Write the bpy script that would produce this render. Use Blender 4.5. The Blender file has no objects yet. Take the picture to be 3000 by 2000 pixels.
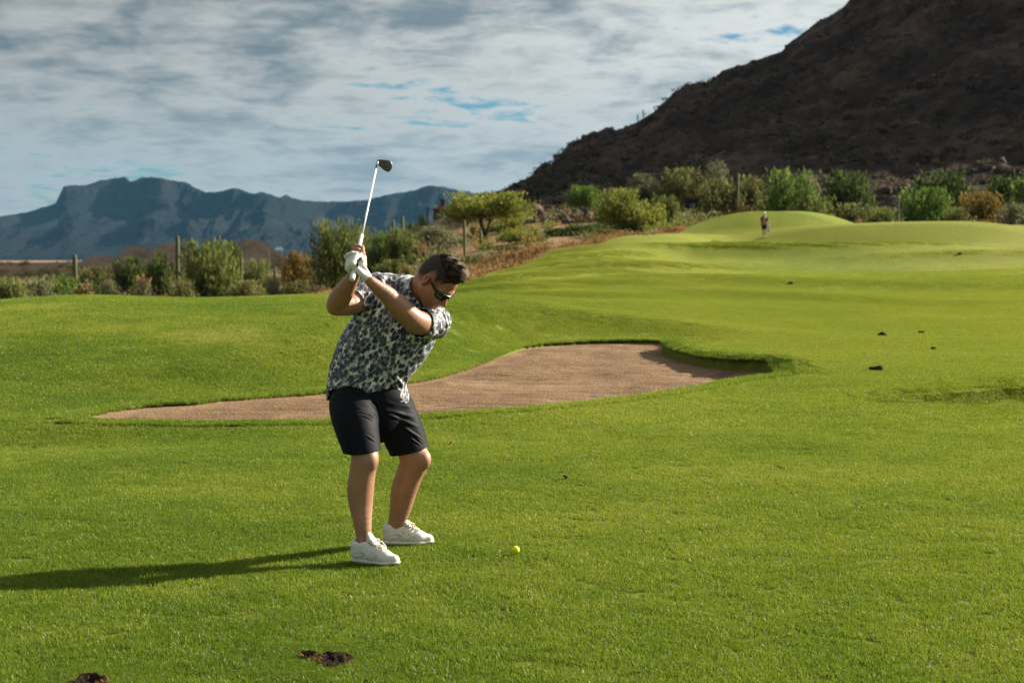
import bpy, bmesh, math, random
import numpy as np
from mathutils import Vector, Matrix, noise as mnoise

rng = np.random.default_rng(7)
random.seed(7)
SC = bpy.context.scene
COL = SC.collection
PI = math.pi

# ------------------------------------------------------------------ camera
F = 4167.0          # focal length in pixels of the 3000 x 2000 photograph
HOR = 740.0         # eye level in the photograph
CAMH = 1.6
TH = math.atan((1000.0 - HOR) / F)
cam_d = bpy.data.cameras.new('camera')
cam = bpy.data.objects.new('camera', cam_d)
COL.objects.link(cam)
cam_d.sensor_width = 36.0
cam_d.lens = 50.0
cam_d.clip_start = 0.1
cam_d.clip_end = 30000.0
cam.location = (0, 0, CAMH)
cam.rotation_euler = (PI / 2 - TH, 0, 0)
cam_d.dof.use_dof = True
cam_d.dof.focus_distance = 7.5
cam_d.dof.aperture_fstop = 3.8
SC.camera = cam

# ------------------------------------------------------------------ sun and sky
SUN_AZ = math.radians(66.0)      # clockwise from +Y (the view direction)
SUN_EL = math.radians(25.0)
sd = bpy.data.lights.new('sun', 'SUN')
sd.energy = 5.0
sd.angle = math.radians(0.55)
sd.color = (1.0, 0.90, 0.74)
sun = bpy.data.objects.new('sun', sd)
COL.objects.link(sun)
SUNV = Vector((math.sin(SUN_AZ) * math.cos(SUN_EL), math.cos(SUN_AZ) * math.cos(SUN_EL), math.sin(SUN_EL)))
sun.rotation_euler = SUNV.to_track_quat('Z', 'Y').to_euler()
sun.location = (40, 20, 40)

SC.view_settings.view_transform = 'Standard'
SC.view_settings.look = 'None'
SC.view_settings.gamma = 1.0
SC.view_settings.use_curve_mapping = False
SC.view_settings.exposure = 1.42
SC.render.film_transparent = False
cy = SC.cycles
cy.max_bounces = 6
cy.diffuse_bounces = 3
cy.glossy_bounces = 2
cy.transmission_bounces = 4
cy.transparent_max_bounces = 8
cy.volume_bounces = 0
cy.caustics_reflective = False
cy.caustics_refractive = False
cy.use_denoising = True
cy.denoiser = 'OPENIMAGEDENOISE'
cy.denoising_input_passes = 'RGB_ALBEDO_NORMAL'
cy.denoising_prefilter = 'NONE'


class NT:
    """small helper that writes node trees"""
    def __init__(self, tree):
        self.t = tree
        self.t.nodes.clear()

    def n(self, typ, **kw):
        nd = self.t.nodes.new(typ)
        for k, v in kw.items():
            if k == 'ins':
                for kk, vv in v.items():
                    self.put(nd.inputs[kk], vv)
            else:
                setattr(nd, k, v)
        return nd

    def put(self, sock, v):
        if isinstance(v, bpy.types.NodeSocket):
            self.t.links.new(v, sock)
        elif isinstance(v, bpy.types.Node):
            self.t.links.new(v.outputs[0], sock)
        else:
            sock.default_value = v

    def math(self, op, a, b=0.0, c=None, clamp=False):
        nd = self.t.nodes.new('ShaderNodeMath')
        nd.operation = op
        nd.use_clamp = clamp
        self.put(nd.inputs[0], a)
        self.put(nd.inputs[1], b)
        if c is not None:
            self.put(nd.inputs[2], c)
        return nd.outputs[0]

    def mix(self, fac, a, b, blend='MIX'):
        nd = self.t.nodes.new('ShaderNodeMix')
        nd.data_type = 'RGBA'
        nd.blend_type = blend
        self.put(nd.inputs[0], fac)
        self.put(nd.inputs[6], a)
        self.put(nd.inputs[7], b)
        return nd.outputs[2]

    def smooth(self, v, a, b):
        nd = self.t.nodes.new('ShaderNodeMapRange')
        nd.interpolation_type = 'SMOOTHSTEP'
        self.put(nd.inputs[0], v)
        self.put(nd.inputs[1], a)
        self.put(nd.inputs[2], b)
        nd.inputs[3].default_value = 0.0
        nd.inputs[4].default_value = 1.0
        return nd.outputs[0]

    def noise(self, vec, scale, detail=4.0, rough=0.55, dist=0.0, dims='3D'):
        nd = self.t.nodes.new('ShaderNodeTexNoise')
        nd.noise_dimensions = dims
        if vec is not None:
            self.put(nd.inputs['Vector'], vec)
        nd.inputs['Scale'].default_value = scale
        nd.inputs['Detail'].default_value = detail
        nd.inputs['Roughness'].default_value = rough
        nd.inputs['Distortion'].default_value = dist
        return nd.outputs[0]

    def scale(self, vec, s):
        nd = self.t.nodes.new('ShaderNodeVectorMath')
        nd.operation = 'MULTIPLY'
        self.put(nd.inputs[0], vec)
        nd.inputs[1].default_value = s
        return nd.outputs[0]

    def ramp(self, fac, stops):
        nd = self.t.nodes.new('ShaderNodeValToRGB')
        el = nd.color_ramp.elements
        while len(el) < len(stops):
            el.new(0.5)
        for e, (p, c) in zip(el, stops):
            e.position = p
            e.color = (*c, 1.0)
        self.put(nd.inputs[0], fac)
        return nd.outputs[0]


def C4(c):
    return (*c, 1.0)


world = bpy.data.worlds.new('World')
SC.world = world
world.use_nodes = True
w = NT(world.node_tree)
SKYK = 0.1
HAZE = 2.2e-5
sky = w.n('ShaderNodeTexSky', sky_type='NISHITA', sun_disc=False, sun_elevation=SUN_EL, sun_rotation=SUN_AZ,
          altitude=500.0, air_density=1.0, dust_density=0.6, ozone_density=1.5)
tc = w.n('ShaderNodeTexCoord')
sep = w.n('ShaderNodeSeparateXYZ', ins={0: tc.outputs['Generated']})
zz = w.math('ADD', w.math('MAXIMUM', sep.outputs[2], 0.0), 0.16)
cmb = w.n('ShaderNodeCombineXYZ', ins={0: w.math('DIVIDE', sep.outputs[0], zz), 1: w.math('DIVIDE', sep.outputs[1], zz), 2: 0.0})
deck = w.n('ShaderNodeMapping', ins={'Vector': cmb.outputs[0], 'Rotation': (0, 0, 0.12), 'Location': (3.1, 1.7, 0.0)})
# broad banks, the cobbles inside them, fine wisps
big = w.noise(w.scale(deck.outputs[0], (1.0, .8, 1.0)), 1.25, 2.0, 0.5, 0.3)
cob = w.noise(w.scale(deck.outputs[0], (.90, .90, 1.0)), 6.0, 5.0, 0.58, 0.35)
fine = w.noise(w.scale(deck.outputs[0], (.9, .95, 1.0)), 14.0, 5.0, 0.62, 0.5)
dens = w.math('ADD', w.math('MULTIPLY', big, 0.85), w.math('ADD', w.math('MULTIPLY', cob, 0.70), w.math('MULTIPLY', fine, 0.32)))
cover = w.smooth(dens, 0.70, 0.84)
thick = w.smooth(dens, 0.84, 1.20)
low = w.smooth(sep.outputs[2], 0.15, 0.02)
# cloud facing the sun's side of the sky scatters more light
dt = w.n('ShaderNodeVectorMath', operation='DOT_PRODUCT', ins={0: tc.outputs['Generated'], 1: tuple(SUNV)})
glow = w.math('ADD', .72, w.math('MULTIPLY', w.smooth(dt.outputs['Value'], .05, .90), .75))
cloudc = w.mix(thick, C4((2.30, 2.38, 2.30)), C4((.74, .95, 1.07)))
cloudc = w.mix(1.0, cloudc, w.n('ShaderNodeCombineXYZ', ins={0: glow, 1: glow, 2: glow}).outputs[0], 'MULTIPLY')
cloudc = w.mix(w.math('MULTIPLY', low, 0.5), cloudc, C4((1.42, 1.75, 1.86)))
skyc = w.mix(1.0, sky.outputs[0], C4((0.15, 0.275, 0.31)), 'MULTIPLY')
col = w.mix(cover, skyc, cloudc)
below = w.smooth(sep.outputs[2], 0.0, -0.03)
col = w.mix(below, col, C4((0.9, 0.75, 0.5)))
bg = w.n('ShaderNodeBackground', ins={'Color': col, 'Strength': SKYK})
w.n('ShaderNodeOutputWorld', ins={'Surface': bg.outputs[0]})


# ------------------------------------------------------------------ helpers
def PX(px, py, d):
    """world point seen at photograph pixel (px, py) at world distance y = d"""
    xc = (px - 1500.0) / F
    yc = -(py - 1000.0) / F
    dy = math.cos(TH) + yc * math.sin(TH)
    dz = -math.sin(TH) + yc * math.cos(TH)
    s = d / dy
    return np.array((xc * s, d, CAMH + dz * s))


def tag(o, label=None, cat=None, group=None, kind=None):
    if label:
        o['label'] = label
    if cat:
        o['category'] = cat
    if group:
        o['group'] = group
    if kind:
        o['kind'] = kind
    return o


def empty(name, loc=(0, 0, 0), rz=0.0, parent=None):
    o = bpy.data.objects.new(name, None)
    o.empty_display_size = 0.2
    COL.objects.link(o)
    o.location = loc
    o.rotation_euler = (0, 0, rz)
    if parent:
        o.parent = parent
    return o


def make_mesh(name, verts, faces, mat=None, smooth=True):
    me = bpy.data.meshes.new(name)
    verts = np.asarray(verts, dtype=np.float32).reshape(-1, 3)
    if isinstance(faces, np.ndarray):
        n, k = faces.shape
        me.vertices.add(len(verts))
        me.vertices.foreach_set('co', verts.ravel())
        me.loops.add(n * k)
        me.loops.foreach_set('vertex_index', faces.astype(np.int32).ravel())
        me.polygons.add(n)
        me.polygons.foreach_set('loop_start', np.arange(0, n * k, k, dtype=np.int32))
        me.polygons.foreach_set('loop_total', np.full(n, k, dtype=np.int32))
        me.update(calc_edges=True)
        me.validate()
    else:
        me.from_pydata(verts.tolist(), [], faces)
        me.update()
    if smooth:
        me.polygons.foreach_set('use_smooth', np.ones(len(me.polygons), dtype=bool))
    if mat:
        me.materials.append(mat)
    return me


def obj(name, me, parent=None, loc=None):
    o = bpy.data.objects.new(name, me)
    COL.objects.link(o)
    if parent:
        o.parent = parent
    if loc is not None:
        o.location = loc
    return o


def attr(me, name, vals, dom='POINT'):
    a = me.attributes.new(name, 'FLOAT', dom)
    a.data.foreach_set('value', np.asarray(vals, dtype=np.float32))


def copy_tree(o, parent=None):
    c = o.copy()
    COL.objects.link(c)
    c.parent = parent
    for ch in list(o.children):
        copy_tree(ch, c)
    return c


class MB:
    """collects simple shapes into one mesh"""
    def __init__(self):
        self.v, self.f = [], []

    def add(self, v, f):
        b = len(self.v)
        self.v += [tuple(p) for p in v]
        self.f += [tuple(b + i for i in q) for q in f]

    def tube(self, pts, rads, n=8, cap=True):
        pts = [Vector(p) for p in pts]
        if not hasattr(rads, '__len__'):
            rads = [rads] * len(pts)
        vs, fs = [], []
        ref = None
        for i, p in enumerate(pts):
            t = (pts[min(i + 1, len(pts) - 1)] - pts[max(i - 1, 0)]).normalized()
            if ref is None:
                ref = t.orthogonal().normalized()
            ref = (ref - t * ref.dot(t))
            ref = ref.normalized() if ref.length > 1e-6 else t.orthogonal().normalized()
            b = t.cross(ref)
            for k in range(n):
                a = 2 * PI * k / n
                vs.append(p + (ref * math.cos(a) + b * math.sin(a)) * rads[i])
        for i in range(len(pts) - 1):
            for k in range(n):
                k2 = (k + 1) % n
                fs.append((i * n + k, i * n + k2, (i + 1) * n + k2, (i + 1) * n + k))
        if cap:
            fs.append(tuple(range(n - 1, -1, -1)))
            e = (len(pts) - 1) * n
            fs.append(tuple(range(e, e + n)))
        self.add(vs, fs)

    def box(self, c, h, R=None, taper=1.0):
        vs = []
        for sx, sy, sz in ((-1, -1, -1), (1, -1, -1), (1, 1, -1), (-1, 1, -1), (-1, -1, 1), (1, -1, 1), (1, 1, 1), (-1, 1, 1)):
            k = taper if sz > 0 else 1.0
            p = Vector((sx * h[0] * k, sy * h[1] * k, sz * h[2]))
            if R is not None:
                p = R @ p
            vs.append(Vector(c) + p)
        self.add(vs, [(0, 3, 2, 1), (4, 5, 6, 7), (0, 1, 5, 4), (1, 2, 6, 5), (2, 3, 7, 6), (3, 0, 4, 7)])

    def prism(self, poly, a, b):
        """poly: 2-D outline mapped by a(p) for one face and b(p) for the other"""
        n = len(poly)
        vs = [a(p) for p in poly] + [b(p) for p in poly]
        fs = [tuple(range(n - 1, -1, -1)), tuple(range(n, 2 * n))]
        for i in range(n):
            j = (i + 1) % n
            fs.append((i, j, n + j, n + i))
        self.add(vs, fs)

    def blob(self, c, r, seed=0, rough=0.25, sub=2):
        bm = bmesh.new()
        bmesh.ops.create_icosphere(bm, subdivisions=sub, radius=1.0)
        vs = []
        for v in bm.verts:
            k = 1.0 + rough * mnoise.noise(v.co * 1.3 + Vector((seed * 3.7, seed * 1.3, 0.5))) * 1.6
            vs.append((c[0] + v.co.x * r[0] * k, c[1] + v.co.y * r[1] * k, c[2] + v.co.z * r[2] * k))
        fs = [tuple(v.index for v in f.verts) for f in bm.faces]
        bm.free()
        self.add(vs, fs)

    def mesh(self, name, mat=None, smooth=True):
        return make_mesh(name, self.v, self.f, mat, smooth)


def fbm2(x, y, octaves=5, seed=0, gain=0.5, ridged=False):
    """cheap vectorised value-noise fbm"""
    out = np.zeros_like(x, dtype=np.float64)
    amp, tot = 1.0, 0.0
    for o in range(octaves):
        xi = np.floor(x).astype(np.int64)
        yi = np.floor(y).astype(np.int64)
        fx, fy = x - xi, y - yi
        fx = fx * fx * fx * (fx * (fx * 6 - 15) + 10)
        fy = fy * fy * fy * (fy * (fy * 6 - 15) + 10)

        def h(a, b):
            n = (a * 374761393 + b * 668265263 + (seed + o * 17) * 1442695041) & 0x7fffffff
            n = ((n ^ (n >> 13)) * 1274126177) & 0x7fffffff
            return ((n ^ (n >> 16)) & 0xffff) / 32767.5 - 1.0
        v = (h(xi, yi) * (1 - fx) + h(xi + 1, yi) * fx) * (1 - fy) + (h(xi, yi + 1) * (1 - fx) + h(xi + 1, yi + 1) * fx) * fy
        if ridged:
            v = 1.0 - 2.0 * np.abs(v)
        out += amp * v
        tot += amp
        amp *= gain
        x = x * 2.03 + 11.3
        y = y * 2.03 + 5.7
    return out / tot


def smoothstep(a, b, x):
    t = np.clip((x - a) / (b - a), 0, 1)
    return t * t * (3 - 2 * t)


# ------------------------------------------------------------------ lie of the land
PROF = {
    -700: [(10, 0), (13, -.05), (15, .10), (19, .5), (24, .78), (27, .7), (35, .2), (60, -1.5), (110, -2.6), (200, -2.8), (400, -1.2), (600, -9), (2000, -15), (9000, -30)],
    0: [(10, 0), (12, -.02), (13.2, -.07), (14.2, .02), (16, .20), (19.5, .58), (24, .84), (27, .75), (35, .2), (60, -1.5), (110, -2.6), (200, -2.8), (400, -0.8), (600, -9), (2000, -15), (9000, -30)],
    260: [(10, 0), (13.2, -.03), (14.4, .04), (16, .18), (19.5, .62), (24, .95), (27, .85), (35, .3), (60, -1.5), (110, -2.6), (200, -2.6), (400, -0.6), (600, -9), (2000, -15), (9000, -30)],
    560: [(10, 0), (13.4, 0), (15.2, .05), (17, .28), (20, .62), (24, .87), (27, .78), (35, .3), (60, -1.3), (110, -2.5), (200, -2.2), (400, -0.2), (600, -8), (2000, -15), (9000, -30)],
    957: [(10, 0), (13.4, 0), (16.2, .06), (17.4, .25), (20, .62), (24, .93), (27, .85), (35, .3), (60, -.9), (110, -1.8), (200, -1.2), (400, 0.5), (600, -8), (2000, -15), (9000, -30)],
    1250: [(10, 0), (13.8, 0), (17.6, .06), (20, .50), (24, .88), (27, .75), (35, .35), (48, .15), (60, .35), (90, .6), (150, 2.0), (220, 3.6), (300, 6.2), (400, 4), (600, -6), (2000, -15), (9000, -30)],
    1420: [(10, 0), (14.2, 0), (20.3, .06), (22.6, .42), (25.5, .70), (29, .62), (38, .35), (50, .50), (65, .85), (85, 1.3), (130, 2.9), (200, 5.4), (300, 11.5), (400, 11), (600, 5), (2000, -15), (9000, -30)],
    1600: [(10, 0), (14.8, 0), (23.9, .06), (25.6, .34), (28, .50), (33, .38), (45, .50), (58, .85), (72, 1.35), (90, 1.9), (140, 4.0), (200, 7.0), (300, 13), (400, 20), (600, 20), (9000, -30)],
    1800: [(10, 0), (15.5, 0), (24.9, .06), (26.4, .28), (30, .32), (40, .45), (50, .75), (65, 1.35), (80, 2.0), (92, 2.4), (110, 2.9), (150, 4.8), (220, 9), (300, 14), (400, 22), (600, 24), (9000, -30)],
    2100: [(10, 0), (19.3, .03), (21, .10), (28, .15), (40, .40), (55, .85), (70, 1.35), (82, 1.85), (95, 2.35), (104, 2.6), (112, 2.9), (122, 3.0), (150, 4.6), (220, 9.5), (300, 16), (400, 26), (600, 30), (9000, -30)],
    2400: [(10, 0), (20, 0), (30, .08), (45, .45), (58, .85), (70, 1.2), (82, 1.75), (95, 2.35), (104, 2.6), (114, 2.8), (125, 2.9), (150, 4.0), (220, 9), (300, 16), (400, 28), (600, 36), (9000, -30)],
    2750: [(10, 0), (20, 0), (30, .06), (45, .42), (60, .95), (72, 1.5), (85, 2.1), (100, 2.75), (114, 3.05), (130, 2.7), (160, 3.8), (220, 8), (300, 15), (400, 28), (600, 40), (9000, -30)],
    3100: [(10, 0), (20, 0), (30, .08), (45, .5), (60, 1.1), (80, 2.1), (100, 3.0), (116, 3.4), (135, 2.9), (160, 4), (220, 8), (300, 15), (400, 28), (600, 40), (9000, -30)],
    3700: [(10, 0), (20, 0), (30, .1), (45, .6), (60, 1.2), (80, 2.2), (100, 3.1), (116, 3.5), (135, 3.2), (160, 4), (220, 8), (300, 15), (400, 28), (600, 40), (9000, -30)],
}
_cols = np.array(sorted(PROF))
_LD = np.linspace(math.log(4), math.log(9000), 620)
_tab = []
for c in _cols:
    kd = np.log(np.array([p[0] for p in PROF[c]], float))
    kz = np.array([p[1] for p in PROF[c]], float)
    _tab.append(np.interp(_LD, kd, kz, left=0.0))
_tab = np.array(_tab)
_PXG = np.linspace(_cols[0], _cols[-1], 320)
_tab2 = np.empty((len(_PXG), len(_LD)))
for j in range(len(_LD)):
    _tab2[:, j] = np.interp(_PXG, _cols, _tab[:, j])


def _gs(a, s, ax):
    r = int(3 * s)
    k = np.exp(-0.5 * (np.arange(-r, r + 1) / s) ** 2)
    k /= k.sum()
    pad = [(0, 0), (0, 0)]
    pad[ax] = (r, r)
    b = np.pad(a, pad, mode='edge')
    out = np.zeros_like(a)
    for i, kk in enumerate(k):
        sl = [slice(None), slice(None)]
        sl[ax] = slice(i, i + a.shape[ax])
        out += kk * b[tuple(sl)]
    return out


_tab2 = _gs(_gs(_tab2, 4.0, 1), 6.0, 0)

# rolling mounds of the course: (px, distance, along, across, turn in degrees, height)
BUMPS = [
    (60, 12.7, 1.5, .55, 3, -.10, 2), (520, 12.6, 1.0, .5, 0, -.05, 2),
    (2275, 114, 5.6, 2.3, 3, 2.15, 3),
    (1925, 86, 4.0, 1.7, 24, .70, 3), (1745, 66, 3.4, 1.15, 22, .46, 3), (1690, 59, 3.0, 1.0, 18, .36, 3), (1600, 50, 3.0, .95, 16, .38, 3), (1500, 41, 2.6, .80, 12, .30, 3), (1640, 45, 3.0, .85, 10, .24, 3), (1560, 37, 2.6, .75, 8, .20, 3),
    (2600, 88.5, 8.5, 3.0, -14, 1.30, 5), (2490, 79, 8.0, 2.0, -12, -.60, 2), (2200, 69, 11, 1.5, -3, .70, 3.5), (2120, 62, 8, 1.6, -6, -.35, 2),
    (1960, 74, 4.4, 1.4, 12, .62, 3), (1850, 55, 3.6, 1.0, 8, .36, 3), (2850, 66, 8, 1.6, -10, .48, 3), (2060, 84, 5, 1.6, 6, -.40, 2), (2040, 97, 4.5, 1.5, 10, .45, 3),
    (1440, 33, 3.0, 1.2, 12, .16, 2), (1800, 27.0, 3.6, 1.0, -14, .13, 2), (2400, 47, 7, 1.3, -8, .28, 3), (2900, 100, 9, 2.4, -8, .70, 3), (2150, 39, 6, 1.1, -4, .18, 3),
]
BUMPW = []
for (bp, bd, ra, rb, rot, hh, ex_) in BUMPS:
    BUMPW.append(((bp - 1500) / F * bd, bd, ra, rb, math.radians(rot), hh, ex_))

# the bunker's edge, read off the photograph and laid on the turf
_edge_px = [(222, 1229, 0), (310, 1234, 0), (421, 1236, 0), (530, 1238, 0), (638, 1238, 0), (800, 1237, 0), (957, 1235, 0), (1100, 1229, 0), (1237, 1221, 0),
            (1380, 1212, 0), (1531, 1202, 0), (1660, 1188, 0), (1786, 1172, 0), (1915, 1156, 0), (2041, 1138, 0), (2150, 1117, 0), (2235, 1101, .02),
            (2285, 1088, 0.06), (2255, 1078, 0.05), (2200, 1074, 0.05), (2143, 1072, 0.05), (2090, 1066, 0.05), (2041, 1058, 0.05), (1990, 1046, 0.05), (1955, 1032, 0.05), (1946, 1020, 0.05),
            (1958, 1010, 0.05), (1962, 1002, 0.05), (1940, 998, 0.05), (1890, 997, 0.05), (1850, 997, 0.05), (1785, 998, 0.05), (1722, 1000, 0.05), (1655, 1003, 0.05), (1594, 1007, 0.05), (1531, 1014, 0.05), (1480, 1030, 0.05),
            (1440, 1045, 0.05), (1403, 1058, 0.05), (1339, 1081, 0.05), (1276, 1098, 0.05), (1193, 1112, 0.05), (1080, 1127, 0.05), (957, 1139, 0.05), (880, 1147, 0.05), (804, 1152, 0.05),
            (720, 1157, 0.05), (638, 1161, 0.05), (570, 1165, 0.07), (510, 1170, 0.06), (455, 1175, 0.05), (408, 1181, 0.04), (360, 1190, 0.03), (305, 1201, .02), (255, 1214, .01)]
BUNK = []
for (ex, ey, ez) in _edge_px:
    d_ = (CAMH - ez) * F / (ey - HOR)
    BUNK.append(((ex - 1500) / F * d_, d_))
BUNK = np.array(BUNK)


def poly_sd(x, y, poly):
    """distance to the outline, positive inside"""
    x = np.asarray(x, float)
    y = np.asarray(y, float)
    d2 = np.full(x.shape, 1e18)
    ins = np.zeros(x.shape, bool)
    n = len(poly)
    for i in range(n):
        ax, ay = poly[i]
        bx, by = poly[(i + 1) % n]
        ex, ey = bx - ax, by - ay
        t = np.clip(((x - ax) * ex + (y - ay) * ey) / (ex * ex + ey * ey + 1e-12), 0, 1)
        dx, dy = x - ax - t * ex, y - ay - t * ey
        d2 = np.minimum(d2, dx * dx + dy * dy)
        c = (ay > y) != (by > y)
        with np.errstate(divide='ignore', invalid='ignore'):
            xi = ax + (y - ay) / (by - ay if by != ay else 1e-12) * ex
        ins ^= c & (x < xi)
    s = np.sqrt(d2)
    return np.where(ins, s, -s)


def bunker_sd(x, y):
    x = np.asarray(x, float)
    y = np.asarray(y, float)
    out = np.full(x.shape, -9.0)
    m = (x > BUNK[:, 0].min() - 2) & (x < BUNK[:, 0].max() + 2) & (y > BUNK[:, 1].min() - 2) & (y < BUNK[:, 1].max() + 2)
    if m.any():
        out[m] = poly_sd(x[m], y[m], BUNK)
    return out


def H0(x, y):
    """the land without the bunker"""
    x = np.asarray(x, float)
    y = np.asarray(y, float)
    yy = np.maximum(y, 4.0)
    px = np.clip(1500 + F * x / yy, _PXG[0], _PXG[-1])
    ld = np.clip(np.log(yy), _LD[0], _LD[-1])
    a = (px - _PXG[0]) / (_PXG[1] - _PXG[0])
    b = (ld - _LD[0]) / (_LD[1] - _LD[0])
    i = np.clip(a.astype(int), 0, len(_PXG) - 2)
    j = np.clip(b.astype(int), 0, len(_LD) - 2)
    fa, fb = a - i, b - j
    z = (_tab2[i, j] * (1 - fa) + _tab2[i + 1, j] * fa) * (1 - fb) + (_tab2[i, j + 1] * (1 - fa) + _tab2[i + 1, j + 1] * fa) * fb
    for (bx, by, ra, rb, rt, hh, ex_) in BUMPW:
        c, s = math.cos(rt), math.sin(rt)
        u = (x - bx) * c + (y - by) * s
        v = -(x - bx) * s + (y - by) * c
        z = z + hh * np.exp(-0.5 * ((u / ra) ** 2 + (v / rb) ** 2) ** (ex_ / 2))
    # the bunker lies in a flat; the banks start a little way behind its rim
    sdb = bunker_sd(x, y)
    z = .03 + (z - .03) * np.maximum(smoothstep(-.05, 1.9, -sdb), .06)
    # raised lip along its right-hand side
    z = z + .17 * np.exp(-((np.maximum(-sdb, 0) - .22) / .42) ** 2) * smoothstep(1.9, 2.5, x) * smoothstep(18.4, 19.1, y) * smoothstep(24.2, 22.9, y) * (sdb > -3)
    # grassy hollow at the right edge of the turf
    u, v = (x - 6.35) / 2.1, (y - 16.1) / 0.95
    rr = np.sqrt(u * u + v * v) + 0.12 * np.sin(3.0 * np.arctan2(v, u) + 0.7)
    z = z - 0.50 * smoothstep(1.0, 0.66, rr)
    # gentle unevenness
    z = z - 0.03 + 0.016 * fbm2(x * 0.7, y * 0.7, 3, 3) * smoothstep(4, 9, y) + 0.085 * fbm2(x * 0.16 + 7, y * 0.16, 2, 9) * smoothstep(12, 30, y)
    return z


LIP = 0.34


def H(x, y):
    return H0(x, y) - 0.75 * smoothstep(0.0, 0.16, bunker_sd(x, y))


def SAND(x, y, sdv):
    """raked bed: sunk under the lip, deepest at the far bank"""
    lobe = np.exp(-(((x - 2.75) / .95) ** 2 + ((y - 18.9) / .8) ** 2))
    return np.minimum(H0(x, y), .0 + .012 * fbm2(x * .8, y * .8, 2, 77)) - .016 * smoothstep(-.02, .15, sdv) - .045 * smoothstep(.5, 2.2, sdv) - .10 * lobe * smoothstep(0, .3, sdv)


# where the mown grass ends and the desert begins: (px, distance)
EDGE = [(-5000, 33), (-400, 33), (900, 33), (1150, 40), (1340, 52), (1500, 62), (1700, 76), (1850, 92), (1960, 107), (2060, 119), (2300, 127), (2440, 127), (2560, 122), (2760, 121), (3000, 123), (9000, 123)]


def edge_d(x, y):
    px = 1500 + F * x / np.maximum(y, 1.0)
    return np.interp(px, [e[0] for e in EDGE], [e[1] for e in EDGE])


def desert_mask(x, y):
    return y > edge_d(x, y) + 1.5 * fbm2(x * .25, y * .25, 2, 21)


def H1(x, y):
    return float(H0(np.array([x]), np.array([y]))[0])


def on_ground(px, d):
    x = (px - 1500) / F * d
    return x, d, H1(x, d)

# ------------------------------------------------------------------ materials
def material(name):
    m = bpy.data.materials.new(name)
    m.use_nodes = True
    return m, NT(m.node_tree)


def out(t, shader, disp=None):
    o = t.n('ShaderNodeOutputMaterial', ins={'Surface': shader})
    if disp is not None:
        t.put(o.inputs['Displacement'], disp)
    return o


def simple(name, col, rough=0.6, spec=0.4, bump=None, var=0.0, vscale=8.0, metal=0.0, rnd=0.0, sheen=0.0):
    """principled surface with fine colour variation and relief"""
    m, t = material(name)
    tc_ = t.n('ShaderNodeTexCoord')
    c = C4(col)
    if var:
        nz = t.noise(tc_.outputs['Object'], vscale, 5, .6)
        dark = tuple(max(0, k * (1 - var)) for k in col)
        lite = tuple(min(1, k * (1 + var)) for k in col)
        c = t.ramp(nz, [(.3, dark), (.7, lite)])
    if rnd:
        oi = t.n('ShaderNodeObjectInfo')
        hsv = t.n('ShaderNodeHueSaturation', ins={'Color': c, 'Value': t.math('ADD', t.math('MULTIPLY', oi.outputs['Random'], 2 * rnd), 1 - rnd)})
        c = hsv.outputs[0]
    p = t.n('ShaderNodeBsdfPrincipled', ins={'Base Color': c, 'Roughness': rough, 'Specular IOR Level': spec, 'Metallic': metal})
    if sheen:
        p.inputs['Sheen Weight'].default_value = sheen
    if bump:
        sc, st, ds = bump
        b = t.n('ShaderNodeBump', ins={'Height': t.noise(tc_.outputs['Object'], sc, 6, .65), 'Strength': st, 'Distance': ds})
        t.put(p.inputs['Normal'], b.outputs[0])
    out(t, p.outputs[0])
    return m


DRY_SUNLIT_SPOTS = [(-5.5, 20.5, 4.6, 2.6, .07), (-4.0, 18.8, 1.3, .75, .17), (-5.6, 19.2, 1.0, .8, .08), (-7.6, 22.2, 1.6, 1.0, .12), (-2.2, 9.6, 1.6, .7, .06), (2.2, 10.4, 2.2, .9, .07), (4.6, 24.5, 4.0, 2.6, .07), (.7, 8.6, 1.0, .5, .06)]  # dry spots, and sunlit stretches of bank painted yellower


def turf_colour(t, pos):
    """slow shifts of hue over the course: mown lanes, dry spots, painted sunlit patches, lush spots"""
    a = t.noise(pos, 0.10, 3, .55)
    b = t.noise(pos, 0.55, 4, .6)
    c = t.noise(pos, 2.6, 4, .65)
    dry = t.math('ADD', t.math('MULTIPLY', a, .5), t.math('ADD', t.math('MULTIPLY', b, .35), t.math('MULTIPLY', c, .3)))
    # thin dry spots, and sunlit patches painted as yellower turf
    for (sx_, sy_, rx_, ry_, am) in DRY_SUNLIT_SPOTS:
        dv = t.n('ShaderNodeVectorMath', operation='SUBTRACT', ins={0: pos, 1: (sx_, sy_, 0)})
        dl = t.n('ShaderNodeVectorMath', operation='LENGTH', ins={0: t.scale(dv.outputs[0], (1 / rx_, 1 / ry_, 0))})
        k = t.smooth(t.math('ADD', dl.outputs['Value'], t.math('MULTIPLY', b, 1.4)), 1.75, .75)
        dry = t.math('ADD', dry, t.math('MULTIPLY', k, am))
    return dry


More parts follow.
